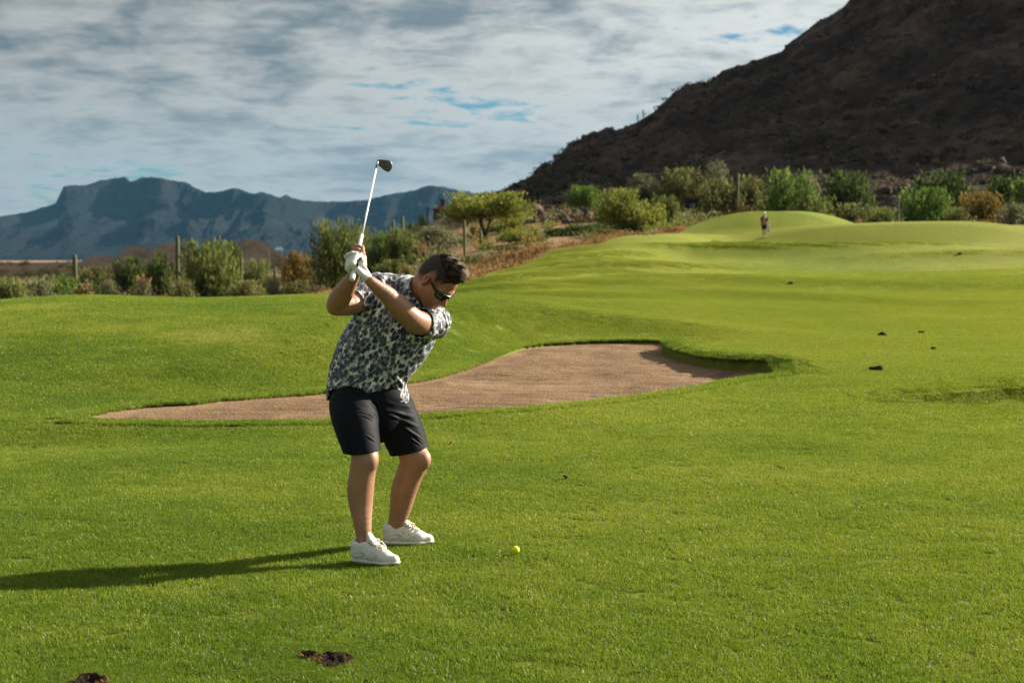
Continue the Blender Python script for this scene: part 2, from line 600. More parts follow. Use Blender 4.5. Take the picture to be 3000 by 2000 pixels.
def mat_turf_far():
    m, t = material('turf_surface')
    g = t.n('ShaderNodeNewGeometry')
    pos = g.outputs['Position']
    dry = turf_colour(t, pos)
    col = t.ramp(dry, [(.40, (.075, .130, .006)), (.52, (.130, .178, .009)), (.62, (.185, .210, .014)), (.76, (.25, .225, .030))])
    fw = t.n('ShaderNodeAttribute', attribute_name='mown')
    col = t.mix(t.math('MULTIPLY', fw.outputs['Fac'], .70), col, C4((.275, .272, .034)))  # paler by mowing and by light painted into the turf colour
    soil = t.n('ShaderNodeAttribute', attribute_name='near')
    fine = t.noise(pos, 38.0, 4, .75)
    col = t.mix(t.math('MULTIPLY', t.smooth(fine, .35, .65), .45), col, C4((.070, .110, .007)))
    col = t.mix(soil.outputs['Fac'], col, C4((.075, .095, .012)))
    bare = t.n('ShaderNodeAttribute', attribute_name='bare')
    col = t.mix(bare.outputs['Fac'], col, C4((.085, .055, .030)))
    p = t.n('ShaderNodeBsdfPrincipled', ins={'Base Color': col, 'Roughness': .85, 'Specular IOR Level': .15})
    bz = t.n('ShaderNodeBump', ins={'Height': t.math('ADD', t.noise(pos, 55.0, 3, .7), t.noise(pos, 9.0, 3, .6)), 'Strength': .4, 'Distance': .04})
    t.put(p.inputs['Normal'], bz.outputs[0])
    out(t, p.outputs[0])
    return m


def mat_desert():
    m, t = material('desert_soil')
    g = t.n('ShaderNodeNewGeometry')
    pos = g.outputs['Position']
    a = t.noise(pos, .06, 4, .6)
    b = t.noise(pos, .45, 5, .7)
    k = t.math('ADD', t.math('MULTIPLY', a, .5), t.math('MULTIPLY', b, .6))
    col = t.ramp(k, [(.36, (.125, .082, .050)), (.50, (.225, .142, .082)), (.60, (.30, .19, .105)), (.74, (.34, .24, .14))])
    tuft = t.smooth(t.noise(pos, 1.1, 5, .75), .50, .62)
    col = t.mix(t.math('MULTIPLY', tuft, .55), col, C4((.27, .155, .06)))
    p = t.n('ShaderNodeBsdfPrincipled', ins={'Base Color': col, 'Roughness': .95, 'Specular IOR Level': .05})
    bz = t.n('ShaderNodeBump', ins={'Height': t.noise(pos, 1.6, 6, .7), 'Strength': .9, 'Distance': .5})
    t.put(p.inputs['Normal'], bz.outputs[0])
    out(t, p.outputs[0])
    return m


def mat_sand():
    m, t = material('bunker_sand')
    g = t.n('ShaderNodeNewGeometry')
    pos = g.outputs['Position']
    a = t.noise(pos, .9, 4, .6)
    fine = t.noise(pos, 60, 3, .8)
    st = t.noise(t.scale(pos, (.35, 3.2, 1)), 2.2, 4, .65)
    k = t.math('ADD', t.math('MULTIPLY', a, .35), t.math('ADD', t.math('MULTIPLY', fine, .25), t.math('MULTIPLY', st, .40)))
    col = t.ramp(k, [(.38, (.150, .094, .053)), (.50, (.228, .147, .086)), (.62, (.31, .210, .127))])
    p = t.n('ShaderNodeBsdfPrincipled', ins={'Base Color': col, 'Roughness': .95, 'Specular IOR Level': .1})
    hgt = t.math('ADD', t.noise(pos, 26, 4, .7), t.math('MULTIPLY', t.noise(pos, 90, 2, .7), .5))
    bz = t.n('ShaderNodeBump', ins={'Height': hgt, 'Strength': .8, 'Distance': .035})
    t.put(p.inputs['Normal'], bz.outputs[0])
    out(t, p.outputs[0])
    return m


def mat_rock(name, stops, scale, bump, strata=0.0, brush=0.0):
    m, t = material(name)
    g = t.n('ShaderNodeNewGeometry')
    pos = g.outputs['Position']
    a = t.noise(pos, scale, 7, .62)
    b = t.noise(pos, scale * 6, 6, .7)
    k = t.math('ADD', t.math('MULTIPLY', a, .6), t.math('MULTIPLY', b, .4))
    if strata:
        mp = t.scale(pos, (.02, .02, 1.0))
        k = t.math('ADD', t.math('MULTIPLY', k, 1 - strata), t.math('MULTIPLY', t.noise(mp, scale * 9, 3, .6), strata))
    col = t.ramp(k, stops)
    if brush:
        spots = t.smooth(t.noise(pos, scale * 4.3, 5, .7), .55, .66)
        col = t.mix(t.math('MULTIPLY', spots, brush), col, C4((.026, .030, .016)))
    p = t.n('ShaderNodeBsdfPrincipled', ins={'Base Color': col, 'Roughness': .95, 'Specular IOR Level': .05})
    bz = t.n('ShaderNodeBump', ins={'Height': t.math('ADD', a, t.math('MULTIPLY', b, .5)), 'Strength': 1.0, 'Distance': bump})
    t.put(p.inputs['Normal'], bz.outputs[0])
    out(t, p.outputs[0])
    return m


M_TURF = mat_turf_far()
M_DESERT = mat_desert()
M_SAND = mat_sand()
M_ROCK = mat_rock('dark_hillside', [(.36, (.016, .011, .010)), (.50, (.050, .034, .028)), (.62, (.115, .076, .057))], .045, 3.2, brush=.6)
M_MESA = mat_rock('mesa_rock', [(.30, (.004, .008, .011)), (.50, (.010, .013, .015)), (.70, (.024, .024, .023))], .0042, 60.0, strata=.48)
M_HILL = mat_rock('red_rock', [(.34, (.090, .066, .050)), (.50, (.24, .172, .118)), (.66, (.35, .26, .175))], .16, .8)

# ------------------------------------------------------------------ the ground: one sheet, split where turf ends
ang_in = np.radians(np.linspace(-27, 27, 860))
ang_out = np.radians(np.concatenate([np.arange(30, 180, 5)]))
ang = np.concatenate([-ang_out[::-1], ang_in, ang_out, [PI]])
ang = np.unique(np.concatenate([[-PI], ang]))
ang = ang[:-1]                                  # closed fan
ds = [1.5]
while ds[-1] < 7000:
    d_ = ds[-1]
    ds.append(d_ * (1.035 if d_ < 12 else 1.0075 if d_ < 80 else 1.018 if d_ < 140 else 1.05))
ds = np.array(ds)
AX, DD = np.meshgrid(ang, ds)
GX = DD * np.sin(AX)
GY = DD * np.cos(AX)
GZ = H(GX, GY)
# away from the picture the land simply carries on, settling to the plain
GZ = np.where(GY < 4, GZ * smoothstep(0, 4, GY) - 0.004 * np.maximum(DD - 60, 0) * smoothstep(60, 400, DD) * .5, GZ)
na, nd = len(ang), len(ds)
gverts = np.stack([GX, GY, GZ], -1).reshape(-1, 3)
gverts = np.vstack([gverts, [[0, 0, 0.0]]])
ii, jj = np.meshgrid(np.arange(nd - 1), np.arange(na), indexing='ij')
j2 = (jj + 1) % na
gf = np.stack([ii * na + jj, (ii + 1) * na + jj, (ii + 1) * na + j2, ii * na + j2], -1).reshape(-1, 4)[:, ::-1]
fcx = GX.reshape(-1)[gf].mean(1)
fcy = GY.reshape(-1)[gf].mean(1)
des = desert_mask(fcx, fcy) & (fcy > 5)
centre = len(gverts) - 1
cf = np.stack([np.full(na, centre), np.arange(na), (np.arange(na) + 1) % na], -1)[:, ::-1]


def sub_mesh(name, mask_faces, mat):
    used = np.unique(mask_faces)
    mp = np.full(len(gverts), -1)
    mp[used] = np.arange(len(used))
    me = make_mesh(name, gverts[used], mp[mask_faces], mat)
    return me, gverts[used]


turf_faces = gf[~des]
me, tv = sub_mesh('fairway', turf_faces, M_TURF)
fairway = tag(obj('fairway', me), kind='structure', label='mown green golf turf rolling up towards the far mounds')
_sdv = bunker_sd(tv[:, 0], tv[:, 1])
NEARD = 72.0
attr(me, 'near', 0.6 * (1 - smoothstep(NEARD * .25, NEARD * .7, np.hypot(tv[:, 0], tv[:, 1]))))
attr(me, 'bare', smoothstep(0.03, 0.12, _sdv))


def mown_light_mask(x, y):
    px = 1500 + F * x / np.maximum(y, 1)
    lane_light = (.42 * smoothstep(8, 15, y) + .58 * smoothstep(-5, 6, y - 22 + 4 * smoothstep(1700, 2600, px))) * smoothstep(1330, 1560, px) * (1 - .65 * smoothstep(0.0, 1.2, np.sin(y * .11 + px * .003)))  # mown lanes, plus mid-field light painted in as paler turf beyond the foreground
    # the paler cut on the right with its curved edge
    u = (x - 17.5) / 9.2
    v = (y - 33.0) / 11.5
    arc = smoothstep(1.02, .98, np.sqrt(u * u + v * v))
    return np.clip(np.maximum(lane_light * .9, arc), 0, 1) * (1 - .75 * smoothstep(103, 110, y))


attr(me, 'mown', mown_light_mask(tv[:, 0], tv[:, 1]))
me, _ = sub_mesh('desert_ground', gf[des], M_DESERT)
desert = tag(obj('desert_ground', me), kind='structure', label='tan desert soil with dry grass beyond the turf')
me = make_mesh('near_ground', np.vstack([gverts[:na], gverts[-1:]]), np.stack([np.full(na, na), np.arange(na), (np.arange(na) + 1) % na], -1)[:, ::-1], M_TURF)
tag(obj('near_ground', me), kind='structure', label='turf under the camera')

# sand bed
bx0, bx1 = BUNK[:, 0].min() - .3, BUNK[:, 0].max() + .3
by0, by1 = BUNK[:, 1].min() - .3, BUNK[:, 1].max() + .3
nx, ny = int((bx1 - bx0) / .05), int((by1 - by0) / .05)
SX, SY = np.meshgrid(np.linspace(bx0, bx1, nx), np.linspace(by0, by1, ny))
SS = bunker_sd(SX, SY)
SZ = SAND(SX, SY, SS)
rake = np.sin((SY - .12 * SX + .30 * np.sin(SX * .5) + .14 * fbm2(SX * .7, SY * .7, 3, 5)) * 2 * PI / .34)
SZ = SZ + (.030 * rake * (0.6 + .5 * fbm2(SX * .6, SY * .6, 2, 8)) + .014 * fbm2(SX * 6, SY * 6, 4, 2) + .03 * fbm2(SX * 1.2, SY * 1.2, 3, 4)) * smoothstep(0, .4, SS)
sverts = np.stack([SX, SY, SZ], -1).reshape(-1, 3)
ii, jj = np.meshgrid(np.arange(ny - 1), np.arange(nx - 1), indexing='ij')
sf = np.stack([ii * nx + jj, ii * nx + jj + 1, (ii + 1) * nx + jj + 1, (ii + 1) * nx + jj], -1).reshape(-1, 4)
keep = SS.reshape(-1)[sf].max(1) > -0.04
sf = sf[keep]
used = np.unique(sf)
mp = np.full(len(sverts), -1)
mp[used] = np.arange(len(used))
me = make_mesh('sand_bunker', sverts[used], mp[sf], M_SAND)
tag(obj('sand_bunker', me), kind='structure', label='raked tan sand of the kidney-shaped bunker')

# ------------------------------------------------------------------ dark mountain on the right
SKYR = [(1330, 596), (1458, 560), (1536, 531), (1580, 488), (1600, 482), (1618, 484), (1628, 458), (1672, 422), (1727, 395), (1771, 378), (1808, 380), (1863, 361), (1890, 347), (1931, 313), (1965, 279),
        (2012, 255), (2067, 245), (2114, 211), (2169, 194), (2216, 180), (2284, 156), (2305, 133), (2352, 102), (2420, 61), (2461, 27), (2488, 0), (2700, -200), (3000, -500), (3500, -1150), (4100, -1900), (4600, -2200), (5050, -1500), (5500, 0), (6000, 400)]  # last points: unseen summit, raised to keep sun off the visible slope
mpx = np.concatenate([np.arange(1330, 3100, 4.0), np.arange(3100, 6000, 20.0)])
msk = np.interp(mpx, [s[0] for s in SKYR], [s[1] for s in SKYR])
msk = msk + 7.0 * fbm2(mpx * .045, mpx * 0 + 2.0, 4, 31) + 4.0 * np.abs(fbm2(mpx * .02, mpx * 0 + 9.0, 2, 33))
mdR = np.interp(mpx, [1330, 1800, 2488, 3000, 4000, 6000], [345, 400, 500, 560, 600, 600])
mdB = np.interp(mpx, [1330, 1600, 2000, 2600, 3200, 6000], [285, 240, 195, 168, 162, 162])
zR = CAMH + (HOR - msk) * mdR / F
mt = np.concatenate([np.linspace(0, 1, 190), [1.03, 1.08, 1.2, 1.5]])
MPX, MT = np.meshgrid(mpx, mt)
MD = mdB + (mdR - mdB) * MT
MX = (MPX - 1500) / F * MD
zB = H0((mpx - 1500) / F * mdB, mdB)
prof_t = np.where(MT <= 1, .72 * MT + .28 * MT ** 2.2, 1 - (MT - 1) * 1.1)
MZ = zB - 1.0 + (zR - zB + 1.0) * prof_t
fade = np.clip(1 - np.abs(MT - .5) * 2, 0, 1) ** .5 * np.clip((zR - zB) / 40, .1, 1)
rough_ = 6.6 * fbm2(MX * .028 + 3, MD * .028, 6, 41, .55, True) + 2.6 * fbm2(MX * .11, MD * .11, 5, 43, .55, True) + 3.4 * fbm2(MX * .012 + MZ * .004, MD * .006, 3, 45, .5, True)
MZ = MZ + rough_ * fade
MY = MD
nm, nt = len(mpx), len(mt)
ii, jj = np.meshgrid(np.arange(nt - 1), np.arange(nm - 1), indexing='ij')
mf = np.stack([ii * nm + jj, ii * nm + jj + 1, (ii + 1) * nm + jj + 1, (ii + 1) * nm + jj], -1).reshape(-1, 4)
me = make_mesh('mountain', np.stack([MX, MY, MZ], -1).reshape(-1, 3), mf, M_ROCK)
tag(obj('mountain', me), kind='structure', label='dark rocky mountain slope rising on the right, shaded by an added unseen summit')


def mountain_at(px, t):
    """point on the mountain face"""
    j = int(np.argmin(np.abs(mpx - px)))
    i = int(np.argmin(np.abs(mt - t)))
    return float(MX[i, j]), float(MY[i, j]), float(MZ[i, j])


# ------------------------------------------------------------------ far mesa, blue with distance
SKYL = [(-900, 660), (-500, 648), (0, 635), (76, 625), (120, 612), (166, 600), (180, 570), (191, 547), (215, 543), (255, 543), (300, 531), (335, 524), (375, 524), (388, 535), (400, 533), (425, 524), (445, 522), (475, 526), (510, 533),
        (540, 537), (556, 540), (580, 555), (606, 566), (640, 566), (663, 558), (682, 552), (700, 554), (720, 563), (750, 570), (775, 565), (800, 574), (820, 582), (842, 574), (860, 583), (890, 588), (970, 592), (1030, 592), (1080, 588), (1122, 576),
        (1200, 560), (1230, 552), (1256, 544), (1275, 548), (1300, 552), (1350, 560), (1403, 568), (1460, 570), (1600, 590), (1900, 620), (2400, 660)]
fpx = np.concatenate([np.arange(-900, -100, 20.0), np.arange(-100, 1700, 3.0), np.arange(1700, 2400, 20.0)])
fsk = np.interp(fpx, [s[0] for s in SKYL], [s[1] for s in SKYL])
fsk = fsk + 1.6 * fbm2(fpx * .06, fpx * 0 + 4.0, 4, 51)
fdR = 6000 + 700 * fbm2(fpx * .004, fpx * 0 + 1.0, 3, 53)
fzR = CAMH + (HOR - fsk) * fdR / F
ft = np.concatenate([np.linspace(0, 1, 110), [1.04, 1.3]])
FPX, FT = np.meshgrid(fpx, ft)
FD = 4300 + (fdR - 4300) * FT
FX = (FPX - 1500) / F * FD
prof_f = np.where(FT <= 1, np.interp(FT, [0, .30, .62, .70, .80, .84, .93, 1.0], [0, .16, .44, .55, .68, .72, .96, 1.0]), 1 - (FT - 1) * .3)
FZ = -40 + (fzR + 40) * prof_f
ffade = np.clip(1 - np.abs(FT - .55) * 1.9, 0, 1)
gul = fbm2(FX * .0048, FD * .0016, 5, 57, .55, True)
FZ = FZ + 50 * gul * ffade * np.clip(fzR / 150, .3, 1.2)
FY = FD + 260 * fbm2(FX * .006, FT * 2.0, 4, 59, .5, True) * np.clip(1 - np.abs(FT - .6) * 2.4, 0, 1)
nm2, nt2 = len(fpx), len(ft)
ii, jj = np.meshgrid(np.arange(nt2 - 1), np.arange(nm2 - 1), indexing='ij')
ff = np.stack([ii * nm2 + jj, ii * nm2 + jj + 1, (ii + 1) * nm2 + jj + 1, (ii + 1) * nm2 + jj], -1).reshape(-1, 4)
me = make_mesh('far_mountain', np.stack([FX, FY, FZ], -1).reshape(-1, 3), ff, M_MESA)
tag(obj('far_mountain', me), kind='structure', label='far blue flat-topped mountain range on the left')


# two small reddish rock hills beyond the scrub
def hill(px, d, top_py, rx, ry, seed):
    x = (px - 1500) / F * d
    zt = CAMH + (HOR - top_py) * d / F
    gz = H1(x, d)
    n = 46
    u, v = np.meshgrid(np.linspace(-1.6, 1.6, n), np.linspace(-1.6, 1.6, n))
    r = np.sqrt(u * u + v * v)
    zz_ = (zt - gz) * np.exp(-1.35 * r ** 2.2) * (1 + .16 * fbm2(u * 3 + seed, v * 3, 5, seed, .6, True)) - .6 * smoothstep(1.1, 1.6, r)
    vs = np.stack([x + u * rx, d + v * ry, H0(x + u * rx, d + v * ry) + zz_], -1).reshape(-1, 3)
    ii, jj = np.meshgrid(np.arange(n - 1), np.arange(n - 1), indexing='ij')
    fs = np.stack([ii * n + jj, ii * n + jj + 1, (ii + 1) * n + jj + 1, (ii + 1) * n + jj], -1).reshape(-1, 4)
    return make_mesh('rocky_hill', vs, fs, M_HILL)


for (a, lab) in (((402, 330, 722, 5.5, 6, 3), 'low red rock hill with a dark left flank behind the bushes'), ((500, 350, 716, 9, 8, 5), 'long tan rock ridge behind the tall cactus on the left'),
                 ((738, 330, 703, 7, 6, 8), 'rounded dark red hill with a pale right foot, behind the big bush'), ((300, 300, 752, 6, 6, 11), 'low rubble hill beyond the scrub at left'), ((1302, 300, 636, 13, 9, 15), 'dark brushy knoll under the red house')):
    tag(obj('rocky_hill', hill(*a)), kind='structure', label=lab)

# ------------------------------------------------------------------ air
hz, t = material('haze_air')
pv = t.n('ShaderNodeVolumePrincipled', ins={'Color': C4((.19, .50, .84)), 'Density': HAZE, 'Anisotropy': 0.0})
t.n('ShaderNodeOutputMaterial', ins={'Volume': pv.outputs[0]})
hb = MB()
hb.box((0, 1500, 300), (7600, 8600, 352))
haze = tag(obj('haze', hb.mesh('haze', hz, False)), kind='stuff')

# ------------------------------------------------------------------ soft-body shapes: distance fields turned into meshes
def smin(a, b, k):
    if k <= 0:
        return np.minimum(a, b)
    h = np.clip(.5 + .5 * (b - a) / k, 0, 1)
    return b * (1 - h) + a * h - k * h * (1 - h)


class Shape:
    def __init__(self):
        self.p = []

    def rc(self, a, b, ra, rb, k=.02, op='+', n=None, s=1.0):
        """tapered capsule, optionally squeezed along n by s"""
        self.p.append(('rc', np.array(a, float), np.array(b, float), ra, rb, k, op, None if n is None else np.array(n, float) / np.linalg.norm(n), s))
        return self

    def el(self, c, rad, R=None, k=.02, op='+'):
        self.p.append(('el', np.array(c, float), np.eye(3) if R is None else np.array(R, float), np.array(rad, float), k, op))
        return self

    def half(self, c, n, k=.0, op='&'):
        """keep the side the normal points away from"""
        self.p.append(('half', np.array(c, float), np.array(n, float) / np.linalg.norm(n), k, op))
        return self

    def chain(self, pts, rads, k=.02, op='+', n=None, s=1.0):
        for i in range(len(pts) - 1):
            self.rc(pts[i], pts[i + 1], rads[i], rads[i + 1], k, op, n, s)
        return self

    def pxchain(self, pts, k=.02, op='+', n=None, s=1.0, grow=0.0):
        pts = np.array(pts, float)
        if len(pts) > 3:                        # round the polyline off
            q = [pts[0]]
            for i in range(len(pts) - 1):
                a, b = pts[max(i - 1, 0)], pts[i]
                c, d = pts[i + 1], pts[min(i + 2, len(pts) - 1)]
                for t in (1 / 3, 2 / 3, 1.0):
                    q.append(.5 * (2 * b + (c - a) * t + (2 * a - 5 * b + 4 * c - d) * t * t + (3 * b - a - 3 * c + d) * t ** 3))
            pts = np.array(q)
        P = [PX(p[0], p[1], p[2]) for p in pts]
        Rr = [p[3] * p[2] / F + grow for p in pts]
        return self.chain(P, Rr, k, op, n, s)

    def val(self, q, P):
        if q[0] == 'rc':
            _, a, b, ra, rb, k, op, n, s = q
            sc_ = 1.0
            if n is not None:
                P = P + ((1 / s - 1) * ((P - a) @ n))[:, None] * n
                b = b + (1 / s - 1) * ((b - a) @ n) * n
            ba = b - a
            l2 = ba @ ba
            pa = P - a
            t = np.clip(pa @ ba / max(l2, 1e-12), 0, 1)
            d = np.linalg.norm(pa - t[:, None] * ba, axis=1) - (ra + (rb - ra) * t)
            return d * sc_
        if q[0] == 'el':
            _, c, R, rad, k, op = q
            L = (P - c) @ R
            k0 = np.linalg.norm(L / rad, axis=1)
            k1 = np.linalg.norm(L / (rad * rad), axis=1)
            return k0 * (k0 - 1) / np.maximum(k1, 1e-9)
        _, c, n, k, op = q
        return (P - c) @ n

    def ev(self, P, idx=None):
        d = np.full(len(P), 10.0)
        for i in (range(len(self.p)) if idx is None else idx):
            q = self.p[i]
            v = self.val(q, P)
            op, k = (q[6], q[5]) if q[0] == 'rc' else (q[5], q[4]) if q[0] == 'el' else (q[4], q[3])
            if op == '+':
                d = smin(d, v, k)
            elif op == '-':
                d = -smin(-d, v, k)
            else:
                d = -smin(-d, -v, k)
        return d


def surface(shape, h, lo, hi, extra=None, n=12):
    """surface nets over the blocks the surface runs through"""
    lo = np.array(lo, float)
    hi = np.array(hi, float)
    B = n * h
    nb = np.ceil((hi - lo) / B).astype(int)
    g = np.stack(np.meshgrid(*[np.arange(k) for k in nb], indexing='ij'), -1).reshape(-1, 3)
    cen = lo + (g + .5) * B
    rad = B * .87
    K = .05
    vals = np.stack([shape.val(q, cen) for q in shape.p])
    d0 = shape.ev(cen)
    act = np.abs(d0) < rad * 1.6 + K
    ids_all, pos_all, quads = [], [], []
    NT_ = (nb * n + 2).astype(np.int64)

    def gid(i, j, k):
        return (i * NT_[1] + j) * NT_[2] + k
    a = np.arange(n + 1)
    LI, LJ, LK = np.meshgrid(a, a, a, indexing='ij')
    loc = np.stack([LI, LJ, LK], -1).reshape(-1, 3)
    for bi in np.nonzero(act)[0]:
        idx = [i for i in range(len(shape.p)) if not ((shape.p[i][0] != 'half') and vals[i, bi] > (rad * 1.9 + K))]
        base = g[bi] * n
        P = lo + (base + loc) * h
        v = shape.ev(P, idx)
        if extra is not None:
            v = v + extra(P)
        if v.min() > 0 or v.max() < 0:
            continue
        v = v.reshape(n + 1, n + 1, n + 1)
        s = v < 0
        # cells
        cs = np.stack([s[i:i + n, j:j + n, k:k + n] for i in (0, 1) for j in (0, 1) for k in (0, 1)]).sum(0)
        ci, cj, ck = np.nonzero((cs > 0) & (cs < 8))
        if len(ci) == 0:
            continue
        acc = np.zeros((len(ci), 3))
        cnt = np.zeros(len(ci))
        for ax in range(3):
            for u in (0, 1):
                for w_ in (0, 1):
                    o1 = [0, 0, 0]
                    o1[(ax + 1) % 3] = u
                    o1[(ax + 2) % 3] = w_
                    o2 = list(o1)
                    o2[ax] = 1
                    va = v[ci + o1[0], cj + o1[1], ck + o1[2]]
                    vb = v[ci + o2[0], cj + o2[1], ck + o2[2]]
                    m = (va < 0) != (vb < 0)
                    t = np.where(m, va / np.where(m, va - vb, 1), 0)
                    p = np.zeros((len(ci), 3))
                    for q in range(3):
                        p[:, q] = o1[q]
                    p[:, ax] = t
                    acc += p * m[:, None]
                    cnt += m
        pos = lo + (base + np.stack([ci, cj, ck], -1) + acc / cnt[:, None]) * h
        ids_all.append(gid(base[0] + ci, base[1] + cj, base[2] + ck))
        pos_all.append(pos)
        for ax in range(3):
            sl0 = [slice(0, n)] * 3
            sl1 = [slice(0, n)] * 3
            sl1[ax] = slice(1, n + 1)
            A, Bv = s[tuple(sl0)], s[tuple(sl1)]
            ei = np.nonzero(A != Bv)
            if len(ei[0]) == 0:
                continue
            e = [base[q] + ei[q] for q in range(3)]
            q1, q2 = (ax + 1) % 3, (ax + 2) % 3

            def off(u, w_):
                c = list(e)
                c[q1] = c[q1] - u
                c[q2] = c[q2] - w_
                return gid(*c)
            quad = np.stack([off(1, 1), off(0, 1), off(0, 0), off(1, 0)], -1)
            flip = ~A[ei]
            quad[flip] = quad[flip][:, ::-1]
            quads.append(quad)
    ids = np.concatenate(ids_all)
    pos = np.concatenate(pos_all)
    uid, first = np.unique(ids, return_index=True)
    V_ = pos[first]
    Q = np.concatenate(quads)
    k = np.searchsorted(uid, Q)
    k = np.clip(k, 0, len(uid) - 1)
    ok = (uid[k] == Q).all(1)
    return V_, k[ok]


def normals_of(Vv, Q):
    a = Vv[Q[:, 2]] - Vv[Q[:, 0]]
    b = Vv[Q[:, -1]] - Vv[Q[:, 1]] if Q.shape[1] == 4 else Vv[Q[:, 2]] - Vv[Q[:, 1]]
    fn = np.cross(a, b)
    N = np.zeros_like(Vv)
    for c in range(Q.shape[1]):
        np.add.at(N, Q[:, c], fn)
    return N / np.maximum(np.linalg.norm(N, axis=1, keepdims=True), 1e-12)


def relax(Vv, Q, it=1, f=.5):
    for _ in range(it):
        acc = np.zeros_like(Vv)
        cnt = np.zeros(len(Vv))
        k = Q.shape[1]
        for c in range(k):
            a, b = Q[:, c], Q[:, (c + 1) % k]
            np.add.at(acc, a, Vv[b])
            np.add.at(acc, b, Vv[a])
            np.add.at(cnt, a, 1)
            np.add.at(cnt, b, 1)
        Vv = Vv * (1 - f) + f * acc / np.maximum(cnt, 1)[:, None]
    return Vv


def clip_mesh(Vv, Q, fv):
    """keep the part where fv > 0, with clean cut edges"""
    T = np.concatenate([Q[:, [0, 1, 2]], Q[:, [0, 2, 3]]]) if Q.shape[1] == 4 else Q
    s = fv > 0
    c = s[T].sum(1)
    outT = [T[c == 3]]
    verts = list(map(tuple, Vv))
    cut = {}

    def edge(a, b):
        key = (min(a, b), max(a, b))
        if key not in cut:
            t = fv[a] / (fv[a] - fv[b])
            verts.append(tuple(Vv[a] + t * (Vv[b] - Vv[a])))
            cut[key] = len(verts) - 1
        return cut[key]
    new = []
    for tri in T[(c == 1) | (c == 2)]:
        tri = list(tri)
        k = [bool(s[q]) for q in tri]
        while not (k[0] and not k[2]) or (k[0] and k[1] and k[2]):
            tri = tri[1:] + tri[:1]
            k = k[1:] + k[:1]
        if k[1]:
            a, b, d = tri
            e1, e2 = edge(b, d), edge(a, d)
            new += [(a, b, e1), (a, e1, e2)]
        else:
            a, b, d = tri
            new.append((a, edge(a, b), edge(a, d)))
    if new:
        outT.append(np.array(new))
    T = np.concatenate(outT)
    Vn = np.array(verts)
    used = np.unique(T)
    mp = np.full(len(Vn), -1)
    mp[used] = np.arange(len(used))
    return Vn[used], mp[T]


def folds(Vv, N, segs):
    """cloth creases: soft ridges along 3-D segments (a, b, width, height)"""
    dz = np.zeros(len(Vv))
    for a, b, w_, hgt in segs:
        a = np.array(a)
        b = np.array(b)
        ba = b - a
        t = np.clip((Vv - a) @ ba / (ba @ ba), 0, 1)
        d = np.linalg.norm(Vv - a - t[:, None] * ba, axis=1)
        env = np.sin(PI * np.clip(t, .02, .98)) ** .7
        dz += hgt * env * (np.exp(-(d / w_) ** 2) - .55 * np.exp(-((d - 1.9 * w_) / (1.1 * w_)) ** 2))
    return Vv + N * dz[:, None]


def nz3(P, s, seed=0):
    """smooth vectorised pseudo-noise in three dimensions"""
    x, y, z = (P * s).T
    return (fbm2(x + .31 * z, y + .17 * x, 3, seed) + fbm2(y - .23 * x + 5.1, z + .29 * y, 3, seed + 1) + fbm2(z + 3.3, x + .41 * y, 3, seed + 2)) / 3


# ------------------------------------------------------------------ materials of the golfer
def mat_skin():
    m, t = material('skin')
    tc_ = t.n('ShaderNodeTexCoord')
    a = t.noise(tc_.outputs['Object'], 9, 4, .6)
    b = t.noise(tc_.outputs['Object'], 160, 3, .7)
    col = t.ramp(t.math('ADD', t.math('MULTIPLY', a, .75), t.math('MULTIPLY', b, .25)), [(.34, (.285, .138, .084)), (.52, (.34, .172, .108)), (.70, (.385, .205, .135))])
    ru = t.n('ShaderNodeAttribute', attribute_name='ruddy')
    col = t.mix(t.math('MULTIPLY', ru.outputs['Fac'], .6), col, C4((.40, .12, .085)))
    st = t.n('ShaderNodeAttribute', attribute_name='stubble')
    speck = t.smooth(t.noise(tc_.outputs['Object'], 420, 2, .6), .40, .60)
    col = t.mix(t.math('MULTIPLY', st.outputs['Fac'], t.math('ADD', t.math('MULTIPLY', speck, .45), .30)), col, C4((.060, .035, .026)))
    p = t.n('ShaderNodeBsdfPrincipled', ins={'Base Color': col, 'Roughness': .47, 'Specular IOR Level': .45, 'Subsurface Weight': .12, 'Subsurface Radius': (.012, .005, .003), 'Subsurface Scale': 1.0})
    bmp = t.n('ShaderNodeBump', ins={'Height': b, 'Strength': .25, 'Distance': .002})
    t.put(p.inputs['Normal'], bmp.outputs[0])
    out(t, p.outputs[0])
    return m


